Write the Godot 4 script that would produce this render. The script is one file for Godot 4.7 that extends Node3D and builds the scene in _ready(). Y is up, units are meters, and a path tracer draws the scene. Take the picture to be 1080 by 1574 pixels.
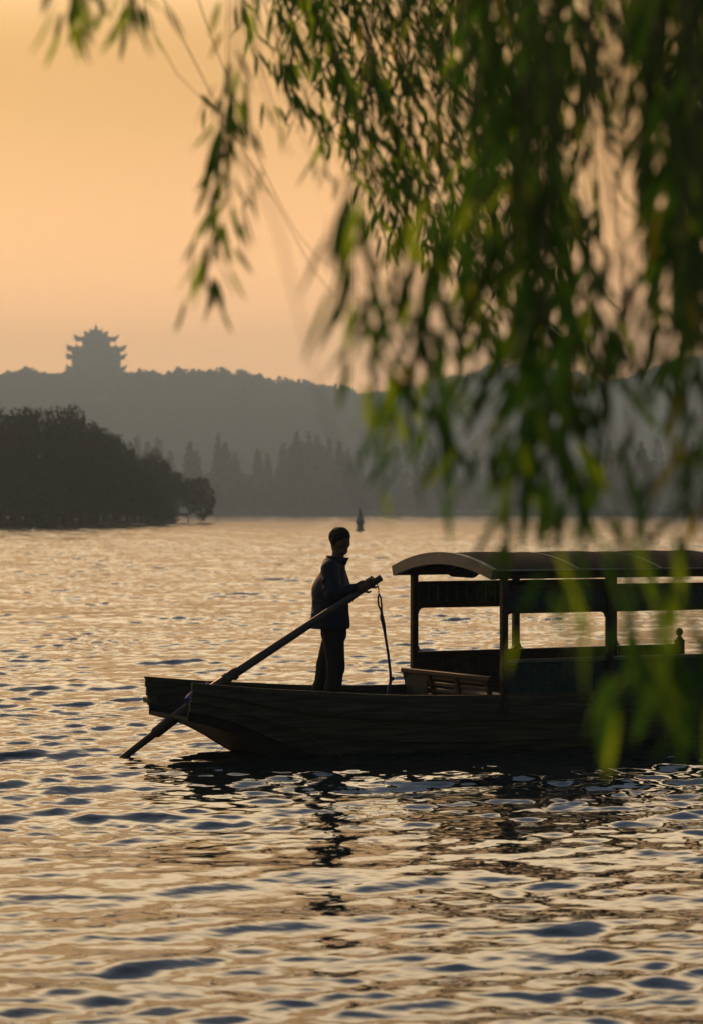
extends Node3D
# A lake at sunset: a covered rowing boat, its boatman, a hazy hill with a tower, willow in front.
# Measured from the photograph: focal length F in photograph pixels, horizon row HY, eye height EYE above the water.
const F := 4108.0
const CX := 540.0
const HY := 784.0
const EYE := 2.41

var M := {}
var taken := {}
var rng := RandomNumberGenerator.new()

# ------------------------------------------------------------------ helpers
func at(px: float, py: float, d: float) -> Vector3:
	return Vector3((px - CX) / F * d, EYE - (py - HY) / F * d, -d)

func numbered(called: String) -> String:
	var n: int = taken.get(called, 0)
	taken[called] = n + 1
	return called if n == 0 else "%s_%03d" % [called, n]

func thing(called: String, label: String, category: String, where := Vector3.ZERO, turn := 0.0, group := "") -> Node3D:
	var o := Node3D.new()
	o.name = numbered(called)
	add_child(o, true)
	o.position = where
	o.rotation.y = turn
	tag(o, label, category, group)
	return o

func tag(o: Node, label: String, category: String, group := "", kind := "") -> void:
	if label: o.set_meta("label", label)
	if category: o.set_meta("category", category)
	if group: o.set_meta("group", group)
	if kind: o.set_meta("kind", kind)

func put(called: String, mesh: Mesh, mat: Material, parent: Node = self) -> MeshInstance3D:
	var o := MeshInstance3D.new()
	o.name = numbered(called) if parent == self else called
	o.mesh = mesh
	o.material_override = mat
	parent.add_child(o, true)
	return o

func lut(table: Array, x: float) -> float:
	# smooth interpolation through [x, y] pairs
	if x <= table[0][0]: return table[0][1]
	for i in table.size() - 1:
		if x <= table[i + 1][0]:
			var t: float = (x - table[i][0]) / (table[i + 1][0] - table[i][0])
			var y0: float = table[max(i - 1, 0)][1]
			var y3: float = table[min(i + 2, table.size() - 1)][1]
			var y1: float = table[i][1]
			var y2: float = table[i + 1][1]
			var m1 := (y2 - y0) * 0.5 if i > 0 else y2 - y1
			var m2 := (y3 - y1) * 0.5 if i + 2 < table.size() else y2 - y1
			var t2 := t * t
			var t3 := t2 * t
			return (2 * t3 - 3 * t2 + 1) * y1 + (t3 - 2 * t2 + t) * m1 + (-2 * t3 + 3 * t2) * y2 + (t3 - t2) * m2
	return table[table.size() - 1][1]

class Shape:
	var st := SurfaceTool.new()
	func _init() -> void:
		st.begin(Mesh.PRIMITIVE_TRIANGLES)
	func flat() -> void: st.set_smooth_group(-1)
	func smooth() -> void: st.set_smooth_group(0)
	func tri(a: Vector3, b: Vector3, c: Vector3) -> void:
		st.add_vertex(a); st.add_vertex(b); st.add_vertex(c)
	func quad(a: Vector3, b: Vector3, c: Vector3, d: Vector3) -> void:
		tri(a, b, c); tri(a, c, d)
	func box(c: Vector3, s: Vector3, basis := Basis.IDENTITY, bevel := 0.006) -> void:
		flat()
		var h := s * 0.5
		var k: float = min(bevel, min(h.x, min(h.y, h.z)) * 0.6)
		for ax in 3:
			var u := (ax + 1) % 3
			var v := (ax + 2) % 3
			for sg in [-1.0, 1.0]:
				var q := []
				for cr in [[-1, -1], [-1, 1], [1, 1], [1, -1]]:
					var p := Vector3.ZERO
					p[ax] = sg * h[ax]
					p[u] = cr[0] * (h[u] - k)
					p[v] = cr[1] * (h[v] - k)
					q.append(c + basis * p)
				if sg > 0: quad(q[0], q[1], q[2], q[3])
				else: quad(q[3], q[2], q[1], q[0])
		for ax in 3:
			var u := (ax + 1) % 3
			var v := (ax + 2) % 3
			for su in [-1.0, 1.0]:
				for sv in [-1.0, 1.0]:
					var q := []
					for e in [[-1, 0], [1, 0], [1, 1], [-1, 1]]:
						var p := Vector3.ZERO
						p[ax] = e[0] * (h[ax] - k)
						p[u] = su * (h[u] if e[1] == 0 else h[u] - k)
						p[v] = sv * (h[v] if e[1] == 1 else h[v] - k)
						q.append(c + basis * p)
					if su * sv > 0: quad(q[3], q[2], q[1], q[0])
					else: quad(q[0], q[1], q[2], q[3])
		for sx in [-1.0, 1.0]:
			for sy in [-1.0, 1.0]:
				for sz in [-1.0, 1.0]:
					var a := c + basis * Vector3(sx * h.x, sy * (h.y - k), sz * (h.z - k))
					var b := c + basis * Vector3(sx * (h.x - k), sy * h.y, sz * (h.z - k))
					var d := c + basis * Vector3(sx * (h.x - k), sy * (h.y - k), sz * h.z)
					if sx * sy * sz > 0: tri(a, d, b)
					else: tri(a, b, d)
	func beam(a: Vector3, b: Vector3, w: float, h: float, bevel := 0.006, up := Vector3.UP) -> void:
		# w across, h along up
		var x := (b - a).normalized()
		var z := x.cross(up).normalized()
		var y := z.cross(x)
		box((a + b) * 0.5, Vector3(a.distance_to(b), h, w), Basis(x, y, z), bevel)
	func tube(pts: Array, radii: Array, sides := 8, flatten := 1.0, caps := true) -> void:
		smooth()
		var rings := []
		var prev := Vector3.UP
		for i in pts.size():
			var d: Vector3 = (pts[min(i + 1, pts.size() - 1)] - pts[max(i - 1, 0)]).normalized()
			var u := d.cross(prev)
			if u.length() < 0.01: u = d.cross(Vector3(0.3, 0.2, 0.9))
			u = u.normalized()
			var v := u.cross(d).normalized()
			prev = v
			var ring := []
			for k in sides:
				var an := TAU * k / sides
				ring.append(pts[i] + (u * cos(an) + v * sin(an) * flatten) * radii[i])
			rings.append(ring)
		for i in pts.size() - 1:
			for k in sides:
				var n := (k + 1) % sides
				quad(rings[i][k], rings[i][n], rings[i + 1][n], rings[i + 1][k])
		if caps:
			flat()
			for k in range(1, sides - 1):
				tri(rings[0][0], rings[0][k + 1], rings[0][k])
				var l: Array = rings[-1]
				tri(l[0], l[k], l[k + 1])
	func lathe(profile: Array, c: Vector3, sides := 16, hard := false) -> void:
		if hard: flat()
		else: smooth()
		for i in profile.size() - 1:
			for k in sides:
				var a0 := TAU * k / sides
				var a1 := TAU * (k + 1) / sides
				var p: Array = profile[i]
				var q: Array = profile[i + 1]
				quad(c + Vector3(cos(a0) * p[0], p[1], sin(a0) * p[0]), c + Vector3(cos(a0) * q[0], q[1], sin(a0) * q[0]), c + Vector3(cos(a1) * q[0], q[1], sin(a1) * q[0]), c + Vector3(cos(a1) * p[0], p[1], sin(a1) * p[0]))
	func grid(rows: Array) -> void:
		for i in rows.size() - 1:
			for k in rows[i].size() - 1:
				quad(rows[i][k], rows[i][k + 1], rows[i + 1][k + 1], rows[i + 1][k])
	func done() -> ArrayMesh:
		st.generate_normals()
		return st.commit()

# ------------------------------------------------------------------ materials
func lin(r: float, g: float, b: float) -> Color:
	return Color(r, g, b).linear_to_srgb()

func mat(r: float, g: float, b: float, rough: float, spec := 0.5) -> StandardMaterial3D:
	var m := StandardMaterial3D.new()
	m.albedo_color = lin(r, g, b)
	m.roughness = rough
	m.metallic_specular = spec
	return m

func noise_tex(sz: int, lo: Color, hi: Color, freq: float, seed_: int, stretch := 1.0, contrast := 1.0) -> ImageTexture:
	var n := FastNoiseLite.new()
	n.seed = seed_
	n.frequency = freq
	n.fractal_octaves = 4
	var img := Image.create(sz, sz, false, Image.FORMAT_RGB8)
	for y in sz:
		for x in sz:
			var wx := float(x) / sz
			# wraps in both directions by sampling a torus
			var a := TAU * wx
			var b := TAU * float(y) / sz
			var v := n.get_noise_3d(cos(a) * 40.0 / stretch + sin(b) * 13.0, sin(a) * 40.0 / stretch + cos(b) * 31.0, cos(b) * 40.0 + sin(b) * 40.0)
			v = clampf(0.5 + v * contrast, 0.0, 1.0)
			img.set_pixel(x, y, lo.lerp(hi, v))
	return ImageTexture.create_from_image(img)

func textured(lo: Array, hi: Array, rough: float, scale: Vector3, seed_: int, stretch := 1.0, world := false) -> StandardMaterial3D:
	var m := mat(1, 1, 1, rough)
	m.albedo_texture = noise_tex(128, lin(lo[0], lo[1], lo[2]), lin(hi[0], hi[1], hi[2]), 0.05, seed_, stretch)
	m.uv1_triplanar = true
	m.uv1_world_triplanar = world
	m.uv1_scale = scale
	return m

func materials() -> void:
	M.hull = textured([0.022, 0.022, 0.013], [0.085, 0.072, 0.040], 0.6, Vector3(0.6, 2.5, 1.2), 11, 4.0)
	M.hull2 = textured([0.03, 0.025, 0.014], [0.10, 0.078, 0.040], 0.6, Vector3(0.5, 2.9, 1.0), 12, 4.0)
	M.keel = textured([0.01, 0.01, 0.008], [0.03, 0.028, 0.02], 0.7, Vector3(0.6, 2.5, 1.2), 13, 3.0)
	M.cabin = textured([0.018, 0.011, 0.007], [0.048, 0.028, 0.015], 0.6, Vector3(1.2, 1.2, 1.2), 14, 3.0)
	M.green = textured([0.008, 0.02, 0.016], [0.02, 0.045, 0.036], 0.5, Vector3(1.5, 1.5, 1.5), 15, 2.0)
	M.red = textured([0.05, 0.012, 0.008], [0.10, 0.025, 0.014], 0.55, Vector3(1.5, 1.5, 1.5), 16, 2.0)
	M.barge = textured([0.055, 0.05, 0.034], [0.10, 0.088, 0.062], 0.5, Vector3(0.8, 2.0, 2.0), 17, 4.0)
	M.roof = textured([0.009, 0.010, 0.011], [0.020, 0.021, 0.021], 0.95, Vector3(0.9, 0.9, 0.9), 18)
	M.roof.metallic_specular = 0.15
	M.trim = mat(0.22, 0.21, 0.18, 0.45)
	M.deck = textured([0.04, 0.028, 0.016], [0.09, 0.065, 0.04], 0.6, Vector3(1, 1, 1), 19, 4.0)
	M.oar = textured([0.02, 0.014, 0.009], [0.055, 0.038, 0.024], 0.5, Vector3(0.6, 2.0, 2.0), 20, 4.0)
	M.cloth_blue = mat(0.035, 0.03, 0.22, 0.85)
	M.strap = mat(0.012, 0.018, 0.07, 0.8)
	M.iron = mat(0.03, 0.028, 0.025, 0.5)
	M.jacket = textured([0.010, 0.013, 0.022], [0.022, 0.026, 0.040], 0.7, Vector3(5, 5, 5), 21)
	M.trousers = textured([0.010, 0.010, 0.012], [0.020, 0.020, 0.022], 0.8, Vector3(6, 6, 6), 22)
	M.skin = mat(0.10, 0.052, 0.034, 0.65)
	M.hair = mat(0.010, 0.009, 0.008, 0.6)
	M.shoe = mat(0.012, 0.012, 0.012, 0.6)
	M.stone = textured([0.10, 0.10, 0.085], [0.24, 0.23, 0.20], 0.9, Vector3(0.6, 0.6, 0.6), 23)
	M.quay = textured([0.16, 0.15, 0.13], [0.30, 0.28, 0.25], 0.9, Vector3(0.4, 0.4, 0.4), 24, 1.0, true)
	M.earth = textured([0.04, 0.035, 0.02], [0.09, 0.08, 0.045], 0.95, Vector3(0.05, 0.05, 0.05), 25, 1.0, true)
	M.hillside = textured([0.02, 0.03, 0.014], [0.05, 0.06, 0.03], 0.95, Vector3(0.01, 0.01, 0.01), 26, 1.0, true)
	M.bark = textured([0.03, 0.024, 0.016], [0.10, 0.08, 0.055], 0.9, Vector3(1.2, 1.2, 1.2), 27)
	M.tower_wall = mat(0.30, 0.12, 0.07, 0.8)
	M.tower_roof = mat(0.09, 0.075, 0.05, 0.6)
	M.tower_base = mat(0.14, 0.13, 0.11, 0.85)
	for k in ["jacket", "trousers", "hair", "skin", "shoe"]: M[k].metallic_specular = 0.2
	for k in ["hull", "hull2", "keel", "cabin", "green", "red", "deck"]: M[k].metallic_specular = 0.3
	M.twig = mat(0.07, 0.055, 0.022, 0.7)
	for k in ["leaf", "foliage", "conifer"]:
		var m := mat(1, 1, 1, 0.55 if k == "leaf" else 0.7, 0.4)
		m.vertex_color_use_as_albedo = true
		m.backlight_enabled = true
		m.backlight = Color(0.7, 0.7, 0.7)
		m.cull_mode = BaseMaterial3D.CULL_DISABLED
		M[k] = m
	M.leaves = []
	# [colour, light let through]
	for c in [[[0.022, 0.055, 0.010], [0.022, 0.062, 0.005]], [[0.030, 0.075, 0.011], [0.06, 0.16, 0.008]], [[0.050, 0.095, 0.011], [0.34, 0.52, 0.016]], [[0.018, 0.036, 0.010], [0.02, 0.05, 0.006]], [[0.10, 0.085, 0.012], [0.40, 0.36, 0.02]]]:
		var m := mat(c[0][0], c[0][1], c[0][2], 0.8, 0.2)
		m.backlight_enabled = true
		m.backlight = lin(c[1][0], c[1][1], c[1][2])
		m.cull_mode = BaseMaterial3D.CULL_DISABLED
		M.leaves.append(m)

# ------------------------------------------------------------------ sky and light
func sky_color(dir: Vector3, sun: Vector3) -> Color:
	var el := rad_to_deg(asin(clampf(dir.y, -1, 1)))
	var c := dir.dot(sun)
	var ang := rad_to_deg(acos(clampf(c, -1, 1)))
	var e: float = max(el, 0.0)
	# towards the sun: rosy haze, gold, bright veil above, then grey blue overhead
	var low := Vector3(1.46, 0.735, 0.285)
	var gold := Vector3(0.56, 0.295, 0.088)
	var veil := Vector3(1.55, 1.15, 0.70)
	var pale := Vector3(0.15, 0.19, 0.255)
	var top := Vector3(0.045, 0.075, 0.125)
	var col := low.lerp(gold, smoothstep(2.0, 10.0, e))
	col = col.lerp(veil, smoothstep(9.8, 15.0, e))
	col = col.lerp(pale, smoothstep(17.0, 27.0, e))
	col = col.lerp(top, smoothstep(28.0, 58.0, e))
	# away from the sun: dim blue dusk
	var dusk := Vector3(0.05, 0.080, 0.105).lerp(Vector3(0.03, 0.055, 0.078), smoothstep(0.0, 50.0, e))
	col = col.lerp(dusk, smoothstep(30.0, 105.0, ang))
	col += Vector3(1.0, 0.60, 0.20) * 0.46 * exp(-pow(ang / 14.0, 2.0))
	col += Vector3(1.0, 0.75, 0.40) * 1.2 * exp(-pow(ang / 6.0, 2.0))
	return Color(col.x, col.y, col.z)

func light_and_camera() -> void:
	var cam := Camera3D.new()
	cam.name = "camera"
	add_child(cam)
	cam.position = Vector3(0, EYE, 0)
	cam.rotation.x = -atan((787.0 - HY) / F)
	cam.fov = rad_to_deg(2.0 * atan(787.0 / F))
	cam.near = 0.1
	cam.far = 9000.0
	var att := CameraAttributesPhysical.new()
	att.frustum_focal_length = 94.0
	att.frustum_focus_distance = 25.6
	att.exposure_aperture = 3.2
	cam.attributes = att
	cam.current = true
	cam.fov = rad_to_deg(2.0 * atan(787.0 / F))

	var az := deg_to_rad(-23.0)
	var el := deg_to_rad(21.0)
	var sun_dir := Vector3(sin(az) * cos(el), sin(el), -cos(az) * cos(el))
	var sun := DirectionalLight3D.new()
	sun.name = "sun"
	add_child(sun)
	sun.look_at_from_position(sun_dir * 100.0, Vector3.ZERO, Vector3.UP)
	sun.light_energy = 0.4
	sun.light_color = Color(1.0, 0.76, 0.52)
	sun.light_angular_distance = 1.5
	sun.shadow_enabled = true

	var w := 512
	var h := 256
	var img := Image.create(w, h, false, Image.FORMAT_RGBF)
	for y in h:
		var th := PI * (y + 0.5) / h
		for x in w:
			var ph := TAU * (x + 0.5) / w
			img.set_pixel(x, y, sky_color(Vector3(sin(ph) * sin(th), cos(th), -cos(ph) * sin(th)), sun_dir))
	var pano := PanoramaSkyMaterial.new()
	pano.panorama = ImageTexture.create_from_image(img)
	var sky := Sky.new()
	sky.sky_material = pano
	var env := Environment.new()
	env.background_mode = Environment.BG_SKY
	env.sky = sky
	env.tonemap_mode = Environment.TONE_MAPPER_LINEAR
	env.tonemap_exposure = 1.78
	# evening haze: droplets that scatter mostly forward
	env.volumetric_fog_enabled = true
	env.volumetric_fog_density = 0.0003
	env.volumetric_fog_albedo = lin(0.56, 0.785, 0.98)
	env.volumetric_fog_anisotropy = 0.3
	env.sdfgi_enabled = true
	env.ssao_enabled = true
	env.ssil_enabled = true
	var we := WorldEnvironment.new()
	we.name = "environment"
	we.environment = env
	add_child(we)

# thicker haze that lies over the far side of the lake and the foot of the hills
func far_haze() -> void:
	var f := FogVolume.new()
	f.name = "far_haze"
	f.shape = RenderingServer.FOG_VOLUME_SHAPE_BOX
	f.size = Vector3(3400, 170, 1900)
	var fm := FogMaterial.new()
	fm.density = 0.00036
	fm.albedo = lin(0.56, 0.785, 0.98)
	f.material = fm
	add_child(f)
	f.position = Vector3(0, 84, -1600)
	tag(f, "pale evening haze over the far shore", "haze", "", "stuff")

# ------------------------------------------------------------------ water
const TILE := 48.0     # every wave repeats after this many metres, so that far water can be looked up
var wkx := PackedFloat32Array()
var wkz := PackedFloat32Array()
var wam := PackedFloat32Array()
var wph := PackedFloat32Array()
var wle := PackedFloat32Array()
var wch := PackedFloat32Array()

func make_waves() -> void:
	var r := RandomNumberGenerator.new()
	r.seed = 4
	# [wavelength from, to, how many, rms slope of the band, spread in degrees]
	for band in [[3.0, 6.0, 4, 0.012, 35.0], [1.1, 3.0, 8, 0.040, 42.0], [0.50, 1.1, 12, 0.066, 48.0], [0.25, 0.50, 12, 0.076, 56.0], [0.12, 0.25, 8, 0.036, 60.0]]:
		for i in int(band[2]):
			var l: float = band[0] * pow(band[1] / band[0], (i + r.randf()) / band[2])
			var a := deg_to_rad(r.randfn(0.0, band[4] * 0.6) + 10.0)
			var k := TAU / l
			var kx := roundf(k * sin(a) * TILE / TAU) * TAU / TILE
			var kz := roundf(k * cos(a) * TILE / TAU) * TAU / TILE
			k = Vector2(kx, kz).length()
			var s: float = band[3] * sqrt(2.0 / band[2]) * r.randf_range(0.75, 1.25)
			wkx.append(kx); wkz.append(kz); wam.append(s / k); wph.append(r.randf() * TAU); wle.append(TAU / k); wch.append(1.15 / k)

func lake() -> void:
	make_waves()
	var nw := wkx.size()
	var wind := FastNoiseLite.new()      # gusts: patches of livelier and of calmer ripples
	wind.seed = 12
	wind.frequency = 0.16
	wind.fractal_octaves = 3
	var vs := PackedVector3Array()
	var ns := PackedVector3Array()
	var ix := PackedInt32Array()
	# near water: a fan of rows and columns, finer where the water is near
	var dphi := 0.0013
	var angles := PackedFloat32Array()
	for i in range(-158, 159): angles.append(i * dphi)
	var nc := angles.size()
	var r := 8.5
	var rows := 0
	while true:
		var dr := minf(r, 60.0) * 0.0025
		var cell: float = maxf(r * dphi, dr * 0.6)
		for i in nc:
			var x := r * sin(angles[i])
			var z := -r * cos(angles[i])
			var yy := 0.0
			var gx := 0.0
			var gz := 0.0
			var ox := 0.0
			var oz := 0.0
			# the moving hull stirs the water beside it
			var off := Basis(Vector3.UP, -YAW) * (Vector3(x, 0, z) - BOAT_AT)
			var beside := maxf(0.0, absf(off.z) - 0.6)
			var along := maxf(0.0, absf(off.x - 1.0) - 4.0)
			var gust := 0.95 + 0.3 * smoothstep(45.0, 110.0, r) + 0.9 * wind.get_noise_2d(x, z * 0.6) + 0.55 * exp(-(beside * beside + along * along) / 1.4)
			for q in nw:
				if wle[q] < cell * 3.0: continue
				var kx := wkx[q]
				var kz := wkz[q]
				var ph := kx * x + kz * z + wph[q]
				var am := wam[q] * gust if wle[q] < 1.2 else wam[q]
				var c := am * cos(ph)
				gx += kx * c
				gz += kz * c
				yy += am * sin(ph)
				ox += c * wch[q] * kx
				oz += c * wch[q] * kz
			vs.append(Vector3(x + ox, yy, z + oz))
			ns.append(Vector3(-gx, 1.0, -gz).normalized())
		rows += 1
		if r >= 110.5: break
		r += dr
	for j in rows - 1:
		for i in nc - 1:
			var a := j * nc + i
			var b := a + nc
			ix.append(a); ix.append(b); ix.append(a + 1)
			ix.append(a + 1); ix.append(b); ix.append(b + 1)
	# far water: the same waves looked up in a tile of points 0.25 m by 0.125 m; short and long waves apart
	var tx := int(TILE / 0.25)
	var tz := int(TILE / 0.125)
	var pos := [PackedVector3Array(), PackedVector3Array()]
	var slo := [PackedVector2Array(), PackedVector2Array()]
	for set_ in 2:
		pos[set_].resize(tx * tz)
		slo[set_].resize(tx * tz)
		for j in tz:
			for i in tx:
				var x := i * 0.25
				var z := -j * 0.125
				var o := Vector3.ZERO
				var g := Vector2.ZERO
				for q in nw:
					if (wle[q] > 1.2) != (set_ == 1) or wle[q] < 0.45: continue
					var ph := wkx[q] * x + wkz[q] * z + wph[q]
					var c := wam[q] * cos(ph)
					g += Vector2(wkx[q], wkz[q]) * c
					o += Vector3(c * wch[q] * wkx[q], wam[q] * sin(ph), c * wch[q] * wkz[q])
				pos[set_][j * tx + i] = o
				slo[set_][j * tx + i] = g
	for reg in [[110.0, 200.0, 1, 1], [199.0, 520.0, 3, 2], [518.0, 1110.0, 6, 6]]:
		var sx: int = reg[2]
		var sz: int = reg[3]
		var dx := 0.25 * sx
		var dz := 0.125 * sz
		var j0 := int(reg[0] / dz)
		var j1 := int(reg[1] / dz)
		var last := -1
		var last_c := 0
		for j in range(j0, j1 + 1):
			var d := j * dz
			var c0 := int(0.2 * d / dx) + 2
			var start := vs.size()
			var fade := 1.0 - smoothstep(230.0, 420.0, d)
			var base := ((j * sz) % tz) * tx
			for c in range(-c0, c0 + 1):
				var k := base + posmod(c * sx, tx)
				var fs := fade * (1.25 + 0.9 * wind.get_noise_2d(c * dx, -d * 0.6))
				var p: Vector3 = pos[1][k] + pos[0][k] * fs
				var g: Vector2 = slo[1][k] + slo[0][k] * fs
				vs.append(Vector3(c * dx, 0, -d) + p)
				ns.append(Vector3(-g.x, 1.0, -g.y).normalized())
			if last >= 0:
				for c in range(-last_c, last_c):
					var a := last + c + last_c
					var b := start + c + c0
					ix.append(a); ix.append(b); ix.append(a + 1)
					ix.append(a + 1); ix.append(b); ix.append(b + 1)
			last = start
			last_c = c0
	# still sheet beside and behind the view
	for sg in [-1.0, 1.0]:
		var first := vs.size()
		var fan := [0.2, 0.35, 0.6, 1.0, 1.4, 1.78]
		var rr := [8.5, 60.0, 250.0, 1110.0, 2600.0]
		for a in fan:
			for d in rr:
				vs.append(Vector3(sg * sin(a) * d, 0.0, -cos(a) * d))
				ns.append(Vector3.UP)
		for i in fan.size() - 1:
			for j in rr.size() - 1:
				var a := first + i * rr.size() + j
				var b := a + rr.size()
				if sg > 0: ix.append_array([a, a + 1, b, b, a + 1, b + 1])
				else: ix.append_array([a, b, a + 1, b, b + 1, a + 1])
	var arr := []
	arr.resize(Mesh.ARRAY_MAX)
	arr[Mesh.ARRAY_VERTEX] = vs
	arr[Mesh.ARRAY_NORMAL] = ns
	arr[Mesh.ARRAY_INDEX] = ix
	var mesh := ArrayMesh.new()
	mesh.add_surface_from_arrays(Mesh.PRIMITIVE_TRIANGLES, arr)
	print("water vertices ", vs.size())
	# fine ripples
	var n := 512
	var tab := PackedFloat32Array()
	for i in n: tab.append(cos(TAU * i / n))
	var rr := RandomNumberGenerator.new()
	rr.seed = 9
	var rip := []
	while rip.size() < 22:
		var kx := rr.randi_range(-40, 40)
		var ky := rr.randi_range(6, 60)
		if kx * kx + ky * ky > 150 and abs(kx) < ky * 1.6: rip.append([kx & 511, ky & 511, rr.randi() & 511, Vector2(kx, ky).normalized()])
	var img := Image.create(n, n, false, Image.FORMAT_RGBF)
	for y in n:
		for x in n:
			var sx := 0.0
			var sy := 0.0
			for q in rip:
				var c: float = tab[(q[0] * x + q[1] * y + q[2]) & 511]
				sx += c * q[3].x
				sy += c * q[3].y
			var v := Vector3(-sx * 0.12, -sy * 0.12, 1.0).normalized()
			img.set_pixel(x, y, Color(v.x * 0.5 + 0.5, v.y * 0.5 + 0.5, v.z * 0.5 + 0.5))
	var m := mat(0.006, 0.012, 0.014, 0.04, 0.354)
	m.normal_enabled = true
	m.normal_texture = ImageTexture.create_from_image(img)
	m.normal_scale = 0.04
	m.uv1_triplanar = true
	m.uv1_world_triplanar = true
	m.uv1_scale = Vector3(0.27, 0.27, 0.27)
	var o := put("lake", mesh, m)
	o.position.y = 0.12
	tag(o, "rippled lake water reflecting the golden sky", "", "", "structure")

# ------------------------------------------------------------------ land, trees
func blob_crown(seed_: int, blobs: Array, cards: int, size: float, tones: Array, droop := 0.0) -> ArrayMesh:
	# leaf clumps spread through the shells of several blobs [centre, radius vector]
	var r := RandomNumberGenerator.new()
	r.seed = seed_
	var vs := PackedVector3Array()
	var cl := PackedColorArray()
	var ns := PackedVector3Array()
	var total := 0.0
	for b in blobs: total += b[1].x * b[1].y
	for b in blobs:
		var n := int(cards * b[1].x * b[1].y / total)
		for i in n:
			var d := Vector3(r.randfn(), r.randfn(), r.randfn()).normalized()
			var rad := 1.0 - pow(r.randf(), 2.2) * 0.55 + r.randfn() * 0.05
			var c: Vector3 = b[0] + d * b[1] * rad
			if c.y < 0.0: c.y = r.randf() * 0.06
			var nrm := (d + Vector3(r.randfn(), r.randfn(), r.randfn()) * 0.7).normalized()
			var u := nrm.cross(Vector3(r.randfn(), r.randfn(), r.randfn())).normalized()
			var v := nrm.cross(u)
			if droop > 0.0: v = (v * (1.0 - droop) + Vector3.DOWN * droop).normalized()
			var s := size * r.randf_range(0.6, 1.3)
			var base: Color = tones[r.randi() % tones.size()]
			var col := base
			var a := c - u * s * 0.5
			var e := c + u * s * 0.5
			var p0 := c - v * s * 0.62
			var p1 := c + v * s * 0.62
			for q in [a, p0, e, a, e, p1]:
				vs.append(q); cl.append(col); ns.append(nrm)
	var arr := []
	arr.resize(Mesh.ARRAY_MAX)
	arr[Mesh.ARRAY_VERTEX] = vs
	arr[Mesh.ARRAY_NORMAL] = ns
	arr[Mesh.ARRAY_COLOR] = cl
	var m := ArrayMesh.new()
	m.add_surface_from_arrays(Mesh.PRIMITIVE_TRIANGLES, arr)
	return m

const GREENS := [Color(0.026, 0.100, 0.034), Color(0.036, 0.12, 0.036), Color(0.050, 0.125, 0.034), Color(0.022, 0.085, 0.034)]
const PINES := [Color(0.02, 0.035, 0.018), Color(0.03, 0.045, 0.02), Color(0.036, 0.05, 0.02)]

var broad := []      # crowns of one metre height
var broad_trunk := []

func broad_variants() -> void:
	for k in 5:
		var r := RandomNumberGenerator.new()
		r.seed = 100 + k
		var blobs := [[Vector3(0, 0.55, 0), Vector3(0.36, 0.36, 0.36)]]
		for i in 9:
			var an := TAU * i / 9.0 + r.randf() * 0.5
			var h := r.randf_range(0.22, 0.72)
			var out := r.randf_range(0.20, 0.36) * (1.15 - 0.5 * absf(h - 0.42))
			var s := r.randf_range(0.13, 0.21)
			blobs.append([Vector3(cos(an) * out, h, sin(an) * out), Vector3(s, s * 0.85, s)])
		for i in 4:
			var an := r.randf() * TAU
			blobs.append([Vector3(cos(an) * 0.12, r.randf_range(0.72, 0.86), sin(an) * 0.12), Vector3(0.15, 0.12, 0.15)])
		broad.append(blob_crown(200 + k, blobs, 4200, 0.028, GREENS, 0.25))
		var t := Shape.new()
		t.tube([Vector3(0, -0.03, 0), Vector3(0.01, 0.15, 0.01), Vector3(-0.01, 0.4, 0)], [0.035, 0.026, 0.015], 7)
		for i in 4:
			var an := TAU * i / 4.0 + k
			t.tube([Vector3(0, 0.17 + 0.04 * i, 0), Vector3(cos(an) * 0.12, 0.33 + 0.05 * i, sin(an) * 0.12), Vector3(cos(an) * 0.22, 0.46 + 0.05 * i, sin(an) * 0.22)], [0.017, 0.011, 0.004], 5)
		broad_trunk.append(t.done())

func tree(called: String, where: Vector3, height: float, width: float, k: int, turn: float, label: String, group: String) -> Node3D:
	var t := thing(called, label, "tree", where, turn, group)
	var tr := put("trunk", broad_trunk[k % 5], M.bark, t)
	var cr := put("crown", broad[k % 5], M.foliage, t)
	for o in [tr, cr]: o.scale = Vector3(width, height, width)
	return t

const ISLAND_TOP := [[-160, 640], [-80, 626], [0, 623], [60, 622], [112, 627], [128, 642], [145, 652], [168, 664], [190, 682], [206, 696], [222, 697], [240, 694], [258, 704], [272, 722], [290, 731], [308, 732], [322, 744], [330, 765]]

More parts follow.
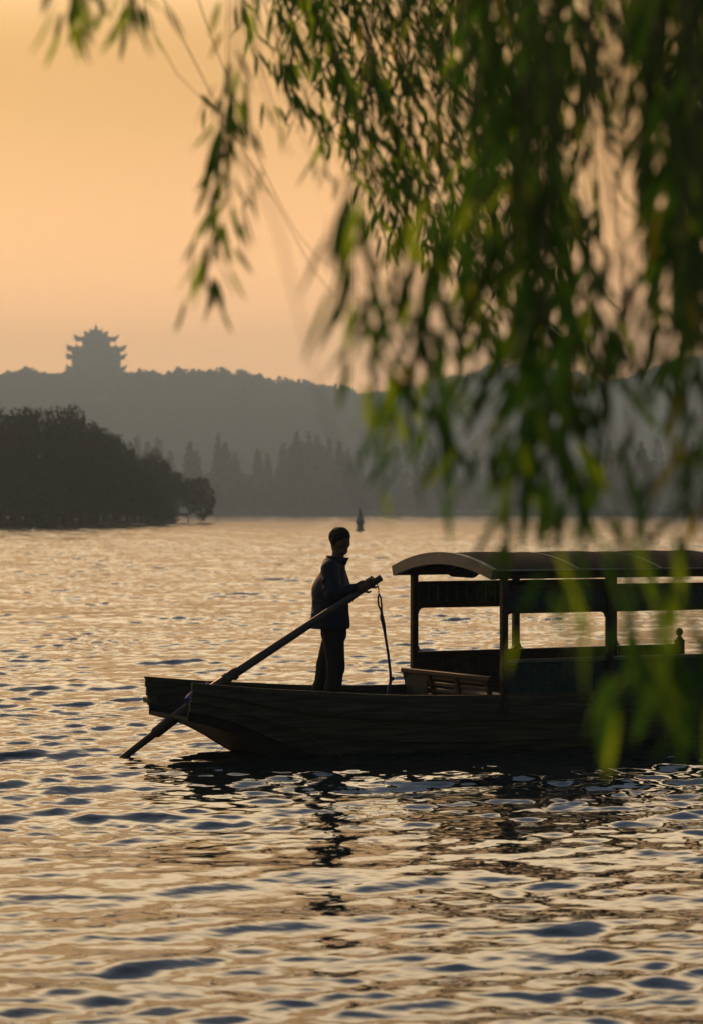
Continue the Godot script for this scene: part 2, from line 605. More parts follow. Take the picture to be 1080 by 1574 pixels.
func island() -> void:
	# low bank that runs from beyond the left edge to the tip at pixel 268
	var s := Shape.new()
	s.smooth()
	var rows := []
	var r := RandomNumberGenerator.new()
	r.seed = 31
	for j in 25:
		var px := lerpf(-900.0, 272.0, j / 24.0)
		var d0 := lerpf(372.0, 470.0, smoothstep(60.0, 272.0, px))
		if px < 60: d0 = 372.0 + (60.0 - px) * 0.03
		var row := []
		var narrow := 1.0 - smoothstep(150.0, 285.0, px) * 0.9
		for p in [[-1.5, -1.2], [0.0, 0.15], [2.0, 0.7], [14.0 * narrow + 2.0, 1.0], [70.0 * narrow + 4.0, 1.0], [90.0 * narrow + 5.0, -1.2]]:
			var d: float = d0 + p[0] + r.randf_range(-0.4, 0.4)
			row.append(Vector3((px - CX) / F * d, p[1] + r.randf_range(-0.12, 0.12) * float(p[1] > 0), -d))
		rows.append(row)
	s.grid(rows)
	tag(put("island_ground", s.done(), M.earth), "low earth bank of the wooded island", "", "", "structure")
	# [pixel of the crown's centre, pixel of its top, distance, crown width in pixels, variant]
	var list := [
		[-120, 633, 400, 168, 0], [-60, 625, 385, 156, 1], [-10, 617, 392, 145, 2], [50, 615, 398, 145, 3], [100, 620, 405, 112, 4],
		[20, 648, 380, 134, 1], [80, 643, 384, 128, 0], [128, 634, 400, 89, 2], [150, 648, 408, 78, 3], [125, 668, 386, 106, 4],
		[-30, 683, 377, 134, 3], [40, 700, 376, 110, 4], [100, 706, 378, 105, 2], [172, 660, 418, 71, 1], [160, 685, 396, 95, 0],
		[195, 679, 430, 62, 2], [150, 728, 382, 95, 1], [196, 716, 405, 80, 3], [60, 748, 374.5, 110, 0], [214, 703, 440, 52, 4],
		[0, 742, 374.5, 110, 2], [112, 756, 375.5, 90, 3], [232, 687, 452, 56, 0], [250, 703, 462, 44, 1], [224, 736, 432, 66, 2],
		[180, 758, 392, 80, 4], [262, 722, 470, 40, 3], [215, 768, 412, 66, 0], [244, 752, 446, 58, 4], [242, 778, 440, 42, 1]]
	var i := 0
	for t in list:
		var d: float = t[2]
		var top: float = EYE - (t[1] - HY) / F * d
		var y0 := 0.85 if t[0] < 225 else 0.4
		tree("island_tree", Vector3((t[0] - CX) / F * d, y0, -d), top - y0 + 0.3, t[3] / F * d / 0.82, t[4], i * 1.7, ("round-topped tree along the crest of the wooded island" if t[1] < 670 else "small leafy tree beside the leaning tree on the island" if t[0] > 220 else "low bushy tree close to the island waterline" if t[1] > 725 else "leafy tree halfway down the island's wooded slope"), "trees crowding the island")
		i += 1
	# leaning tree on the island's tip, its bare trunk arching over the water
	var d := 490.0
	var base := at(266, 805, d)
	base.y = 0.0
	var t := thing("leaning_tree", "low tree with arching bare trunk leaning out at island tip", "tree", base)
	var tr := Shape.new()
	tr.tube([Vector3(0, -0.5, 0), Vector3(-0.15, 0.5, 0), Vector3(0.2, 1.2, 0), Vector3(1.1, 1.55, 0), Vector3(2.6, 1.6, 0), Vector3(3.9, 2.2, 0), Vector3(4.2, 4.2, 0)], [0.42, 0.33, 0.28, 0.26, 0.25, 0.22, 0.1], 7)
	tr.tube([Vector3(2.4, 1.6, 0), Vector3(2.9, 0.7, 0.1), Vector3(2.7, -0.3, 0.1)], [0.12, 0.12, 0.14], 6)
	tr.tube([Vector3(3.9, 2.2, 0), Vector3(4.9, 1.0, 0.2), Vector3(5.3, -0.3, 0.3)], [0.14, 0.1, 0.08], 6)
	tr.tube([Vector3(3.2, 1.9, 0), Vector3(2.4, 3.6, 0.3), Vector3(2.0, 5.0, 0.4)], [0.17, 0.12, 0.05], 6)
	put("trunk", tr.done(), M.bark, t)
	var blobs := []
	for b in [[291, 752, 16], [308, 748, 15], [319, 762, 12], [300, 770, 16], [316, 780, 11], [286, 770, 10], [324, 772, 8], [311, 793, 7], [280, 748, 9], [322, 788, 6], [271, 738, 13], [264, 752, 14], [275, 758, 11]]:
		var c: Vector3 = at(b[0], b[1], d) - base
		c.z = rng.randf_range(-1, 1)
		blobs.append([c, Vector3.ONE * b[2] / F * d * 1.02])
	put("crown", blob_crown(77, blobs, 2300, 0.5, GREENS, 0.3), M.foliage, t)
	# reeds and bushes along the water line are one uncountable fringe
	var fr := []
	for k in 70:
		var px := lerpf(-700.0, 262.0, k / 69.0)
		var d0 := lerpf(372.0, 470.0, smoothstep(60.0, 272.0, px))
		if px < 60: d0 = 372.0 + (60.0 - px) * 0.03
		var dd := d0 + rng.randf_range(0.2, 2.0)
		var hgt := rng.randf_range(2.2, 4.6)
		fr.append([Vector3((px - CX) / F * dd, hgt * 0.5, -dd), Vector3(1.7, hgt * 0.62, 1.2)])
	var fo := put("shore_bushes", blob_crown(78, fr, 12000, 0.5, PINES, 0.4), M.foliage)
	tag(fo, "fringe of dark low bushes along the island waterline", "bushes", "", "stuff")

const SHORE := 1095.0

func far_shore() -> void:
	var s := Shape.new()
	s.smooth()
	var rows := []
	for j in 41:
		var x := lerpf(-1500.0, 1500.0, j / 40.0)
		var row := []
		for p in [[0.0, -1.0], [2.0, 0.8], [40.0, 2.0], [420.0, 8.0], [1550.0, 10.0]]: row.append(Vector3(x, p[1], -SHORE - p[0]))
		rows.append(row)
	s.grid(rows)
	tag(put("far_shore_ground", s.done(), M.earth), "flat land on the far side of the lake", "", "", "structure")
	# hills behind: ridge rows traced as pixel columns and rows, at their own distances
	hill("pavilion_hill", "long wooded hill carrying the tower", 2000.0, [[-900, 640], [-500, 615], [-200, 596], [0, 588], [45, 578], [100, 583], [150, 583], [190, 584], [240, 583], [300, 584], [345, 582], [390, 584], [412, 594], [470, 598], [530, 608], [600, 622], [700, 660], [900, 720], [1400, 740], [2000, 745]], 61)
	hill("far_hill", "paler wooded hill rising behind the willow", 2350.0, [[-900, 700], [300, 690], [450, 640], [570, 612], [640, 606], [675, 592], [735, 577], [790, 569], [850, 578], [920, 590], [975, 582], [1040, 560], [1080, 556], [1200, 560], [1500, 590], [2000, 640]], 62)
	# trees of the far shore: the mass as one, the pointed conifers one by one
	var r := RandomNumberGenerator.new()
	r.seed = 41
	var small := blob_crown(301, [[Vector3(0, 0.5, 0), Vector3(0.4, 0.45, 0.4)], [Vector3(0.22, 0.35, 0.1), Vector3(0.25, 0.25, 0.25)], [Vector3(-0.2, 0.4, -0.1), Vector3(0.26, 0.28, 0.26)], [Vector3(0.05, 0.8, 0.05), Vector3(0.2, 0.18, 0.2)]], 260, 0.12, GREENS, 0.2)
	var mm := MultiMesh.new()
	mm.transform_format = MultiMesh.TRANSFORM_3D
	mm.mesh = small
	mm.instance_count = 1100
	for i in 1100:
		var x := r.randf_range(-700.0, 700.0)
		var d := SHORE + 4.0 + pow(r.randf(), 1.6) * 260.0
		var hgt := r.randf_range(10.0, 21.0) * (0.75 if d < SHORE + 20.0 else 1.0)
		mm.set_instance_transform(i, Transform3D(Basis.from_euler(Vector3(0, r.randf() * TAU, 0)).scaled(Vector3(hgt * 0.95, hgt, hgt * 0.95)), Vector3(x, 0.5, -d)))
	var w := MultiMeshInstance3D.new()
	w.name = "shore_wood"
	w.multimesh = mm
	w.material_override = M.foliage
	add_child(w)
	tag(w, "hazy belt of leafy wood along the far shore", "wood", "", "stuff")
	var cones := []
	for k in 3:
		var vs := []
		for i in 26:
			var t := i / 25.0
			var rad := 0.155 * pow(1.0 - t, 0.8) + 0.008
			for q in 3:
				var an := i * 2.4 + q * TAU / 3.0 + k
				vs.append([Vector3(cos(an) * rad * 0.6, 0.12 + t * 0.86, sin(an) * rad * 0.6), Vector3(rad * 0.62, 0.035, rad * 0.62)])
		cones.append(blob_crown(320 + k, vs, 900, 0.05, PINES, 0.35))
	var stem := Shape.new()
	stem.tube([Vector3(0, -0.02, 0), Vector3(0, 0.5, 0), Vector3(0, 0.97, 0)], [0.02, 0.012, 0.003], 6)
	var stem_mesh := stem.done()
	var spots := [[211, 667], [227, 675], [243, 670], [262, 690], [292, 675], [303, 690], [336, 664], [347, 676], [362, 692], [397, 688], [412, 694], [436, 677], [447, 684], [456, 659], [466, 676], [475, 662], [487, 664], [496, 682], [506, 671], [522, 674], [534, 686], [552, 690], [580, 676], [610, 684], [640, 690], [660, 672], [690, 680], [730, 688], [775, 676], [800, 690], [860, 680], [935, 672], [955, 684], [985, 676], [1010, 670], [1040, 682], [1065, 676]]
	for i in spots.size():
		var d := SHORE + r.randf_range(25.0, 110.0)
		var top: float = EYE - (spots[i][1] - HY) / F * d
		var t := thing("conifer", ("tall conifer in the close clump of tallest pointed conifers" if spots[i][0] > 450 and spots[i][0] < 510 and spots[i][1] < 675 else "pointed conifer rising above the hazy far shore wood"), "tree", Vector3((spots[i][0] - CX) / F * d, 1.0, -d), r.randf() * TAU, "conifers on the far shore")
		var a := put("trunk", stem_mesh, M.bark, t)
		var b := put("crown", cones[i % 3], M.conifer, t)
		var wd := r.randf_range(0.8, 1.15)
		for o in [a, b]: o.scale = Vector3(top * wd, top - 0.7, top * wd)

func hill(called: String, label: String, dist: float, ridge: Array, seed_: int) -> void:
	var n := FastNoiseLite.new()
	n.seed = seed_
	n.frequency = 0.012
	var r := RandomNumberGenerator.new()
	r.seed = seed_
	var height := func(x: float, d: float) -> float:
		var px := x / dist * F + CX
		var top := EYE - (lut(ridge, px) - HY) / F * dist - 6.0
		var u := (d - dist) / (430.0 if d < dist else 300.0)
		return max(top * (1.0 - u * u) + n.get_noise_2d(x, d) * 6.0 * minf(1.0, absf(u) * 4.0), 0.0)
	var s := Shape.new()
	s.smooth()
	var rows := []
	for j in 91:
		var x := lerpf(-720.0, 860.0, j / 90.0)
		var row := []
		for i in 17:
			var d := lerpf(dist - 430.0, dist + 290.0, i / 16.0)
			row.append(Vector3(x, height.call(x, d), -d))
		rows.append(row)
	s.grid(rows)
	tag(put(called, s.done(), M.hillside), label, "", "", "structure")
	var crown := blob_crown(seed_ * 7, [[Vector3(0, 0.5, 0), Vector3(0.5, 0.5, 0.5)], [Vector3(0.3, 0.45, 0.1), Vector3(0.3, 0.3, 0.3)], [Vector3(-0.25, 0.5, -0.2), Vector3(0.32, 0.3, 0.32)]], 150, 0.2, PINES, 0.0)
	var xf := []
	for i in 9000:
		var x := r.randf_range(-520.0, 640.0)
		var d := dist - 400.0 + r.randf() * 430.0 if i % 4 else dist + r.randf_range(-30.0, 20.0)
		var px := x / dist * F + CX
		if lut(ridge, px) > 705: continue
		var hgt := r.randf_range(4.5, 10.5)
		if r.randf() < 0.08: hgt *= r.randf_range(1.2, 1.6)
		xf.append(Transform3D(Basis.from_euler(Vector3(0, r.randf() * TAU, 0)).scaled(Vector3(hgt * 1.15, hgt, hgt * 1.15)), Vector3(x, height.call(x, d) - 1.0, -d)))
	var mm := MultiMesh.new()
	mm.transform_format = MultiMesh.TRANSFORM_3D
	mm.mesh = crown
	mm.instance_count = xf.size()
	for i in xf.size(): mm.set_instance_transform(i, xf[i])
	var w := MultiMeshInstance3D.new()
	w.name = numbered("hill_forest")
	w.multimesh = mm
	w.material_override = M.foliage
	add_child(w)
	tag(w, "forest of hazy tree crowns covering the " + ("tower hill" if dist < 2100 else "paler hill behind"), "forest", "", "stuff")

# ------------------------------------------------------------------ tower on the hill
func flared_roof(half_w: float, half_d: float, top_w: float, top_d: float, rise: float, lift: float, thick := 0.5) -> ArrayMesh:
	# hipped skirt roof whose corners sweep out and up
	var s := Shape.new()
	s.smooth()
	var n := 12
	var sides := [[Vector3(1, 0, 0), Vector3(0, 0, 1), half_w, half_d, top_w, top_d], [Vector3(0, 0, -1), Vector3(1, 0, 0), half_d, half_w, top_d, top_w], [Vector3(-1, 0, 0), Vector3(0, 0, -1), half_w, half_d, top_w, top_d], [Vector3(0, 0, 1), Vector3(-1, 0, 0), half_d, half_w, top_d, top_w]]
	for sd in sides:
		var rows := []
		var under := []
		for j in 7:
			var v := j / 6.0
			var row := []
			for i in n + 1:
				var u := i / float(n) * 2.0 - 1.0
				var c := pow(absf(u), 4.0)
				var along: float = lerpf(sd[2] + c * lift * 0.55, sd[4], v)
				var out: float = lerpf(sd[3] + c * lift * 0.55, sd[5], v)
				var y := rise * pow(v, 1.7) + c * lift * pow(1.0 - v, 2.2)
				row.append(sd[0] * u * along + sd[1] * out + Vector3(0, y, 0))
			rows.append(row)
		s.grid(rows)
		for j in 2:
			var row := []
			for p in rows[j]: row.append(p - Vector3(0, thick, 0))
			under.append(row)
		s.grid([rows[0], under[0]])
		var inner := []
		for i in n + 1:
			var u := i / float(n) * 2.0 - 1.0
			inner.append(sd[0] * u * sd[4] + sd[1] * sd[5] - Vector3(0, thick * 0.4, 0))
		s.grid([under[0], inner])
	return s.done()

func tower() -> void:
	var d := 2010.0
	var k := d / F      # metres in a photograph pixel there
	var y0 := EYE - (592.0 - HY) / F * d
	var t := thing("hilltop_tower", "hazy many-eaved tower pavilion with upturned roofs on the ridge", "tower", Vector3((148.0 - CX) * k, y0, -d), 0.12)
	var Y := func(py: float) -> float: return (592.0 - py) * k
	var box_part := func(called: String, x0: float, x1: float, ya: float, yb: float, dep: float, m: Material) -> MeshInstance3D:
		var s := Shape.new()
		s.box(Vector3((x0 + x1) * 0.5 * k, (Y.call(ya) + Y.call(yb)) * 0.5, 0), Vector3((x1 - x0) * k, Y.call(ya) - Y.call(yb), dep * k), Basis.IDENTITY, 0.1)
		return put(called, s.done(), m, t)
	box_part.call("plinth", -43, 43, 578, 600, 70, M.tower_base)
	# storeys with posts and windows
	for lv in [[-36, 36, 566, 579, 58], [-37, 37, 548, 563, 58], [-37, 37, 536, 546, 56], [-21, 21, 522, 534, 34]]:
		var st: MeshInstance3D = box_part.call("storey", lv[0], lv[1], lv[2], lv[3], lv[4], M.tower_wall)
		var nb := 8 if lv[1] > 30 else 4
		for i in nb + 1:
			var s := Shape.new()
			var x: float = lerpf(lv[0] + 1, lv[1] - 1, i / float(nb)) * k
			s.box(Vector3(x, (Y.call(lv[2]) + Y.call(lv[3])) * 0.5, lv[4] * 0.5 * k + 0.35), Vector3(0.6, Y.call(lv[2]) - Y.call(lv[3]), 0.6), Basis.IDENTITY, 0.05)
			put("column", s.done(), M.tower_base, st)
	for rf in [[569.5, 43, 34, 35, 27, 5.5, 7.0], [551.5, 43, 34, 36, 28, 5.0, 7.0], [539, 42, 34, 19, 16, 7.0, 7.5], [524, 30, 24, 14, 10, 9.5, 9.0], [514, 15, 11, 6, 4, 5.0, 5.0], [509, 7.5, 6, 0.6, 0.6, 3.0, 3.0]]:
		var o := put("roof", flared_roof(rf[1] * k, rf[2] * k, rf[3] * k, rf[4] * k, rf[5] * k, rf[6] * k, 0.45), M.tower_roof, t)
		o.position.y = Y.call(rf[0])
	# wing roofs with their own small finials
	for sx in [-1, 1]:
		var o := put("wing_roof", flared_roof(14 * k, 13 * k, 1 * k, 1 * k, 6 * k, 2.5 * k, 0.4), M.tower_roof, t)
		o.position = Vector3(sx * 29.5 * k, Y.call(538.0), 16 * k)
		var f := Shape.new()
		f.lathe([[0.5, 0], [0.7, 0.5], [0.25, 1.0], [0.12, 2.4], [0.0, 2.6]], Vector3(sx * 29.5 * k, Y.call(532.6), 16 * k), 8)
		put("finial", f.done(), M.tower_roof, t)
		for q in [[17.5, 513.5], [9.0, 508.5]]:
			var e := Shape.new()
			e.tube([Vector3(sx * (q[0] - 5) * k, Y.call(q[1] + 1.5), 0), Vector3(sx * q[0] * k, Y.call(q[1]), 0), Vector3(sx * (q[0] + 0.5) * k, Y.call(q[1] - 4.0), 0)], [0.9, 0.8, 0.25], 6)
			put("ridge_ornament", e.done(), M.tower_roof, t)
	var sp := Shape.new()
	sp.lathe([[1.3, 0], [1.6, 0.8], [0.9, 1.6], [1.1, 2.2], [0.5, 2.9], [0.35, 4.5], [0.0, 5.6]], Vector3(0, Y.call(507.5), 0), 10)
	put("spire", sp.done(), M.tower_roof, t)

# ------------------------------------------------------------------ stone lanterns in the lake
func stupa(px: float, base_py: float, h_px: float, label: String) -> void:
	var d := EYE * F / (base_py - HY)
	var k := h_px / 36.0 * d / F
	var t := thing("stone_lantern", label, "stone lantern", Vector3((px - CX) / F * d, 0.1, -d), 0.0, "stone lanterns standing in the lake")
	var parts := [["base", [[7.6, -3.0], [7.4, 1.2], [6.0, 2.0], [5.2, 5.0], [4.0, 7.0]], 6, true], ["body", [[3.6, 7.0], [5.2, 8.6], [6.3, 11.0], [6.6, 13.5], [6.2, 16.0], [5.0, 18.4], [4.0, 19.6]], 18, false], ["cap", [[4.0, 19.6], [5.4, 20.0], [4.6, 21.2], [3.4, 22.6], [3.0, 24.0]], 6, true], ["spire", [[3.0, 24.0], [3.3, 25.2], [2.4, 26.2], [2.7, 27.4], [2.1, 29.0], [2.2, 30.4], [1.3, 33.0], [0.0, 36.0]], 12, false]]
	for p in parts:
		var prof := []
		for q in p[1]: prof.append([q[0] * k, q[1] * k])
		var s := Shape.new()
		s.lathe(prof, Vector3.ZERO, p[2], p[3])
		var o := put(p[0], s.done(), M.stone, t)
		if p[0] == "body":
			for i in 5:
				var an := TAU * i / 5.0 + 0.3
				var w := Shape.new()
				w.lathe([[0.0, 0.35 * k], [1.5 * k, 0.25 * k], [1.9 * k, 0.0]], Vector3.ZERO, 12)
				var oo := put("opening_rim", w.done(), M.stone, o)
				oo.position = Vector3(cos(an) * 6.35 * k, 13.3 * k, sin(an) * 6.35 * k)
				oo.rotation = Vector3(0, -an, -PI / 2)

# ------------------------------------------------------------------ boat
const BOAT_AT := Vector3(1.041, 0, -26.25)
const YAW := 0.4887
const GUN := [[-3.1, 0.828], [-2.4, 0.750], [-1.2, 0.658], [0.0, 0.625], [2.0, 0.625], [4.0, 0.72], [5.3, 0.86]]
const BEAM := [[-3.1, 0.53], [-2.2, 0.66], [-1.2, 0.79], [0.0, 0.87], [1.5, 0.90], [3.0, 0.87], [4.3, 0.69], [5.3, 0.46]]
const KEEL := [[-3.1, 0.49], [-2.7, 0.37], [-2.2, 0.10], [-1.8, -0.07], [-1.2, -0.17], [0.0, -0.22], [3.0, -0.2], [4.0, -0.05], [4.8, 0.25], [5.3, 0.5]]

func boat_world(t: float, n: float, h: float) -> Vector3:
	return BOAT_AT + Basis(Vector3.UP, YAW) * Vector3(t, h, n)

func skin_point(t: float, f: float, side: float, out := 0.0) -> Vector3:
	var b := lut(BEAM, t)
	var g := lut(GUN, t)
	var k := lut(KEEL, t)
	var bb := b * lerpf(0.72, 0.84, smoothstep(-1.5, -3.0, t))
	return Vector3(t, lerpf(g, k, f), side * (lerpf(b, bb, pow(maxf(f, 0.0), 1.7)) + out))

func strip(side: float, f0: float, f1: float, o0: float, o1: float, thick: float, t0 := -3.1, t1 := 5.3, steps := 42) -> ArrayMesh:
	# one plank swept along the hull
	var s := Shape.new()
	s.smooth()
	var A := []
	var B := []
	var C := []
	var D := []
	for i in steps + 1:
		var t := lerpf(t0, t1, i / float(steps))
		A.append(skin_point(t, f0, side, o0))
		B.append(skin_point(t, f1, side, o1))
		C.append(skin_point(t, f1, side, o1 - thick))
		D.append(skin_point(t, f0, side, o0 - thick))
	for pair in [[A, B], [B, C], [C, D], [D, A]]:
		s.flat()
		if side > 0: s.grid([pair[0], pair[1]])
		else: s.grid([pair[1], pair[0]])
	s.quad(A[0], B[0], C[0], D[0])
	s.quad(D[-1], C[-1], B[-1], A[-1])
	return s.done()

func bracket(c: Vector3, dx: float, dy: float, th: float, dz := 0.0) -> ArrayMesh:
	# curved corner piece: quarter cut-out, extruded
	var s := Shape.new()
	s.flat()
	var dir := Vector3(dx, 0, dz)
	var across := dir.cross(Vector3.UP).normalized() * th * 0.5
	var pts := [Vector3.ZERO]
	for i in 6:
		var an := PI / 2 * i / 5.0
		pts.append(dir * (1.0 - sin(an)) + Vector3(0, dy * (1.0 - cos(an)), 0))
	for sg in [1.0, -1.0]:
		for i in range(1, pts.size() - 1): s.tri(c + pts[0] + across * sg, c + pts[i] + across * sg, c + pts[i + 1] + across * sg)
	for i in pts.size():
		var j := (i + 1) % pts.size()
		s.quad(c + pts[i] + across, c + pts[j] + across, c + pts[j] - across, c + pts[i] - across)
	return s.done()

func boat() -> void:
	var b := thing("rowing_boat", "dark wooden rowing boat with arched canopy and open stern", "boat", BOAT_AT, YAW)
	var fs := [0.0, 0.24, 0.48, 0.74, 1.0]
	for side in [1.0, -1.0]:
		for i in 4:
			put("strake", strip(side, fs[i], fs[i + 1] + 0.02, 0.0 - 0.008 * i, 0.026 - 0.008 * i, 0.03), [M.hull, M.hull2, M.hull, M.keel][i], b)
		put("gunwale", strip(side, -0.03, 0.045, 0.022, 0.022, 0.05), M.hull2, b)
		put("rub_rail", strip(side, 0.21, 0.255, 0.034, 0.034, 0.034, -3.08, 5.28), M.deck, b)
	var s := Shape.new()
	s.flat()
	for lay in [0.0, 0.03]:
		var rows := []
		for i in 43:
			var t := lerpf(-3.1, 5.3, i / 42.0)
			var p := skin_point(t, 1.0, 1.0)
			rows.append([Vector3(t, p.y + lay, -p.z), Vector3(t, p.y + lay, 0), Vector3(t, p.y + lay, p.z)])
		s.grid(rows)
	var pe := skin_point(-3.1, 1.0, 1.0)
	s.quad(Vector3(-3.1, pe.y, -pe.z), Vector3(-3.1, pe.y, pe.z), Vector3(-3.1, pe.y + 0.03, pe.z), Vector3(-3.1, pe.y + 0.03, -pe.z))
	put("hull_bottom", s.done(), M.keel, b)
	# stern crossbar whose end pokes out on the far side, bow board
	s = Shape.new()
	s.beam(Vector3(-3.06, 0.615, -0.60), Vector3(-3.06, 0.615, -0.42), 0.07, 0.055)
	put("stern_peg", s.done(), M.hull2, b)
	s = Shape.new()
	s.beam(Vector3(-2.55, 0.56, -0.6), Vector3(-2.55, 0.56, 0.6), 0.12, 0.06)
	put("stern_thwart", s.done(), M.deck, b)
	s = Shape.new()
	s.box(Vector3(5.28, 0.68, 0), Vector3(0.03, 0.36, 0.84))
	put("bow_board", s.done(), M.hull, b)
	for i in 17:
		var t := -2.42 + i * 0.142
		var w := lut(BEAM, t) - 0.05
		s = Shape.new()
		s.box(Vector3(t, 0.535 + 0.002 * (i % 3), 0), Vector3(0.136, 0.03, w * 1.93), Basis.IDENTITY, 0.004)
		put("deck_plank", s.done(), M.deck, b)
	for i in 23:
		var t := 0.04 + i * 0.142
		s = Shape.new()
		s.box(Vector3(t, 0.20 + 0.002 * (i % 3), 0), Vector3(0.136, 0.03, 1.36), Basis.IDENTITY, 0.004)
		put("floor_plank", s.done(), M.deck, b)
	# cabin
	var W := 0.85
	for side in [1.0, -1.0]:
		var z: float = side * W
		for t in [0.0, 1.2, 2.4]:
			s = Shape.new()
			var low := 0.47 if side > 0 else 0.5
			s.box(Vector3(t, (low + 1.80) * 0.5, z + side * 0.02), Vector3(0.066, 1.80 - low, 0.066), Basis.IDENTITY, 0.008)
			var post := put("post", s.done(), M.cabin, b)
			for q in [[1, 1.42, -0.075], [-1, 1.42, -0.075], [1, 0.985, 0.075], [-1, 0.985, 0.075], [1, 1.79, -0.06]]:
				if (t == 0.0 and q[0] < 0) or (t == 2.4 and q[0] > 0 and q[1] > 1.0): continue
				put("corner_bracket", bracket(Vector3(t + q[0] * 0.033, q[1], z), q[0] * 0.05, q[2] * 0.7, 0.035), M.cabin, post)
		for bay in [[0.0, 1.2], [1.2, 2.4]]:
			var a: float = bay[0] + 0.035
			var e: float = bay[1] - 0.035
			# valance: rails and slats
			for h in [1.445, 1.665]:
				s = Shape.new()
				s.beam(Vector3(a, h, z), Vector3(e, h, z), 0.045, 0.05)
				put("valance_rail", s.done(), M.cabin, b)
			for i in 10:
				s = Shape.new()
				s.box(Vector3(lerpf(a, e, (i + 0.5) / 10.0), 1.555, z), Vector3((e - a) / 10.0 - 0.004, 0.172, 0.016), Basis.IDENTITY, 0.003)
				put("valance_slat", s.done(), M.green, b)
			# low wall: boards and red sill
			for i in 8:
				s = Shape.new()
				s.box(Vector3(lerpf(a, e, (i + 0.5) / 8.0), 0.795, z), Vector3((e - a) / 8.0 - 0.004, 0.30, 0.02), Basis.IDENTITY, 0.004)
				put("wall_board", s.done(), M.green if side > 0 else M.cabin, b)
			s = Shape.new()
			s.beam(Vector3(a, 0.625, z + side * 0.012), Vector3(e, 0.625, z + side * 0.012), 0.05, 0.045)
			put("wall_sill", s.done(), M.red, b)
		s = Shape.new()
		s.beam(Vector3(0.035, 0.963, z), Vector3(3.2, 0.963, z), 0.06, 0.036)
		put("wall_rail", s.done(), M.barge if side > 0 else M.cabin, b)
		s = Shape.new()
		s.box(Vector3(2.83, 0.79, z), Vector3(0.78, 0.31, 0.022))
		put("wall_board", s.done(), M.cabin, b)
		# turned finial post at the end of the low wall
		s = Shape.new()
		s.box(Vector3(3.23, 0.82, z), Vector3(0.085, 0.42, 0.085))
		var fp := put("end_post", s.done(), M.cabin, b)
		s = Shape.new()
		s.lathe([[0.042, 1.03], [0.034, 1.05], [0.018, 1.062], [0.022, 1.072], [0.036, 1.09], [0.041, 1.112], [0.034, 1.135], [0.018, 1.15], [0.0, 1.155]], Vector3(3.23, 0, z), 14)
		put("finial", s.done(), M.cabin, fp)
		# eave beam
		s = Shape.new()
		s.beam(Vector3(-0.16, 1.79, side * (W + 0.06)), Vector3(2.68, 1.79, side * (W + 0.06)), 0.05, 0.075)
		put("eave_beam", s.done(), M.cabin, b)
		s = Shape.new()
		s.beam(Vector3(-0.17, 1.838, side * (W + 0.125)), Vector3(2.69, 1.838, side * (W + 0.125)), 0.014, 0.014, 0.003)
		put("eave_trim", s.done(), M.trim, b)
	# canopy: three sheets that swell a little between the ribs
	var R := W + 0.12
	var arch := func(v: float) -> float: return 1.826 + 0.155 * (1.0 - v * v)
	var edges := [-0.17, 0.79, 1.75, 2.7]
	for k in 3:
		s = Shape.new()
		s.smooth()
		for lay in [0.0, -0.022]:
			var rows := []
			for i in 13:
				var u := i / 12.0
				var t := lerpf(edges[k] + 0.012, edges[k + 1] - 0.012, u)
				var row := []
				for j in 25:
					var v := j / 24.0 * 2.0 - 1.0
					row.append(Vector3(t, arch.call(v) + 0.018 * sin(PI * u) * (1.0 - v * v) + lay, v * R))
				rows.append(row)
			s.grid(rows)
		put("canopy_sheet", s.done(), M.roof, b)
	for k in 4:
		s = Shape.new()
		var pts := []
		for j in 25:
			var v := j / 24.0 * 2.0 - 1.0
			pts.append([v, arch.call(v)])
		var wide := 0.055 if k == 0 or k == 3 else 0.022
		var lo := 0.10 if k == 0 or k == 3 else 0.03
		var up := 0.018 if k == 0 or k == 3 else 0.012
		s.flat()
		for j in 24:
			var q := []
			for e in [j, j + 1]:
				var v: float = pts[e][0]
				# the board keeps its depth square to the curve
				var slope: float = -2.0 * 0.155 * v / R
				var nrm := Vector3(0, 1, -slope).normalized()
				var c := Vector3(edges[k], pts[e][1], v * (R + 0.012))
				var d := lo * (1.0 - 0.18 * v * v) if k == 0 or k == 3 else lo
				for sx in [-1.0, 1.0]:
					q.append(c + nrm * up + Vector3(sx * wide * 0.5, 0, 0))
					q.append(c - nrm * d + Vector3(sx * wide * 0.5, 0, 0))
			# q: 0 top-,1 bottom-,2 top+,3 bottom+ then the same for the next
			s.quad(q[0], q[4], q[5], q[1])
			s.quad(q[2], q[3], q[7], q[6])
			s.quad(q[0], q[2], q[6], q[4])
			s.quad(q[1], q[5], q[7], q[3])
			if j == 0: s.quad(q[0], q[1], q[3], q[2])
			if j == 23: s.quad(q[4], q[6], q[7], q[5])
		put("arch_board" if k == 0 or k == 3 else "canopy_rib", s.done(), M.barge, b)
	# bundle slung under the arch at the stern end, with two ties
	s = Shape.new()
	s.tube([Vector3(0.12, 1.80, -0.42), Vector3(0.12, 1.785, -0.3), Vector3(0.12, 1.785, 0.08), Vector3(0.12, 1.81, 0.22)], [0.02, 0.05, 0.055, 0.02], 10, 0.8)
	var bun := put("rolled_awning", s.done(), M.roof, b)
	for z in [-0.3, 0.1]:
		s = Shape.new()
		s.tube([Vector3(0.12, 1.79, z), Vector3(0.12, 1.87, z + 0.03), Vector3(0.12, 1.94, z)], [0.012, 0.01, 0.012], 6)
		put("awning_tie", s.done(), M.trim, bun)
	# slatted seat back across the stern end of the cabin
	var bt := -0.13
	s = Shape.new()
	s.beam(Vector3(bt, 0.80, -0.88), Vector3(bt, 0.80, 0.84), 0.05, 0.045)
	put("seat_back_rail", s.done(), M.cabin, b)
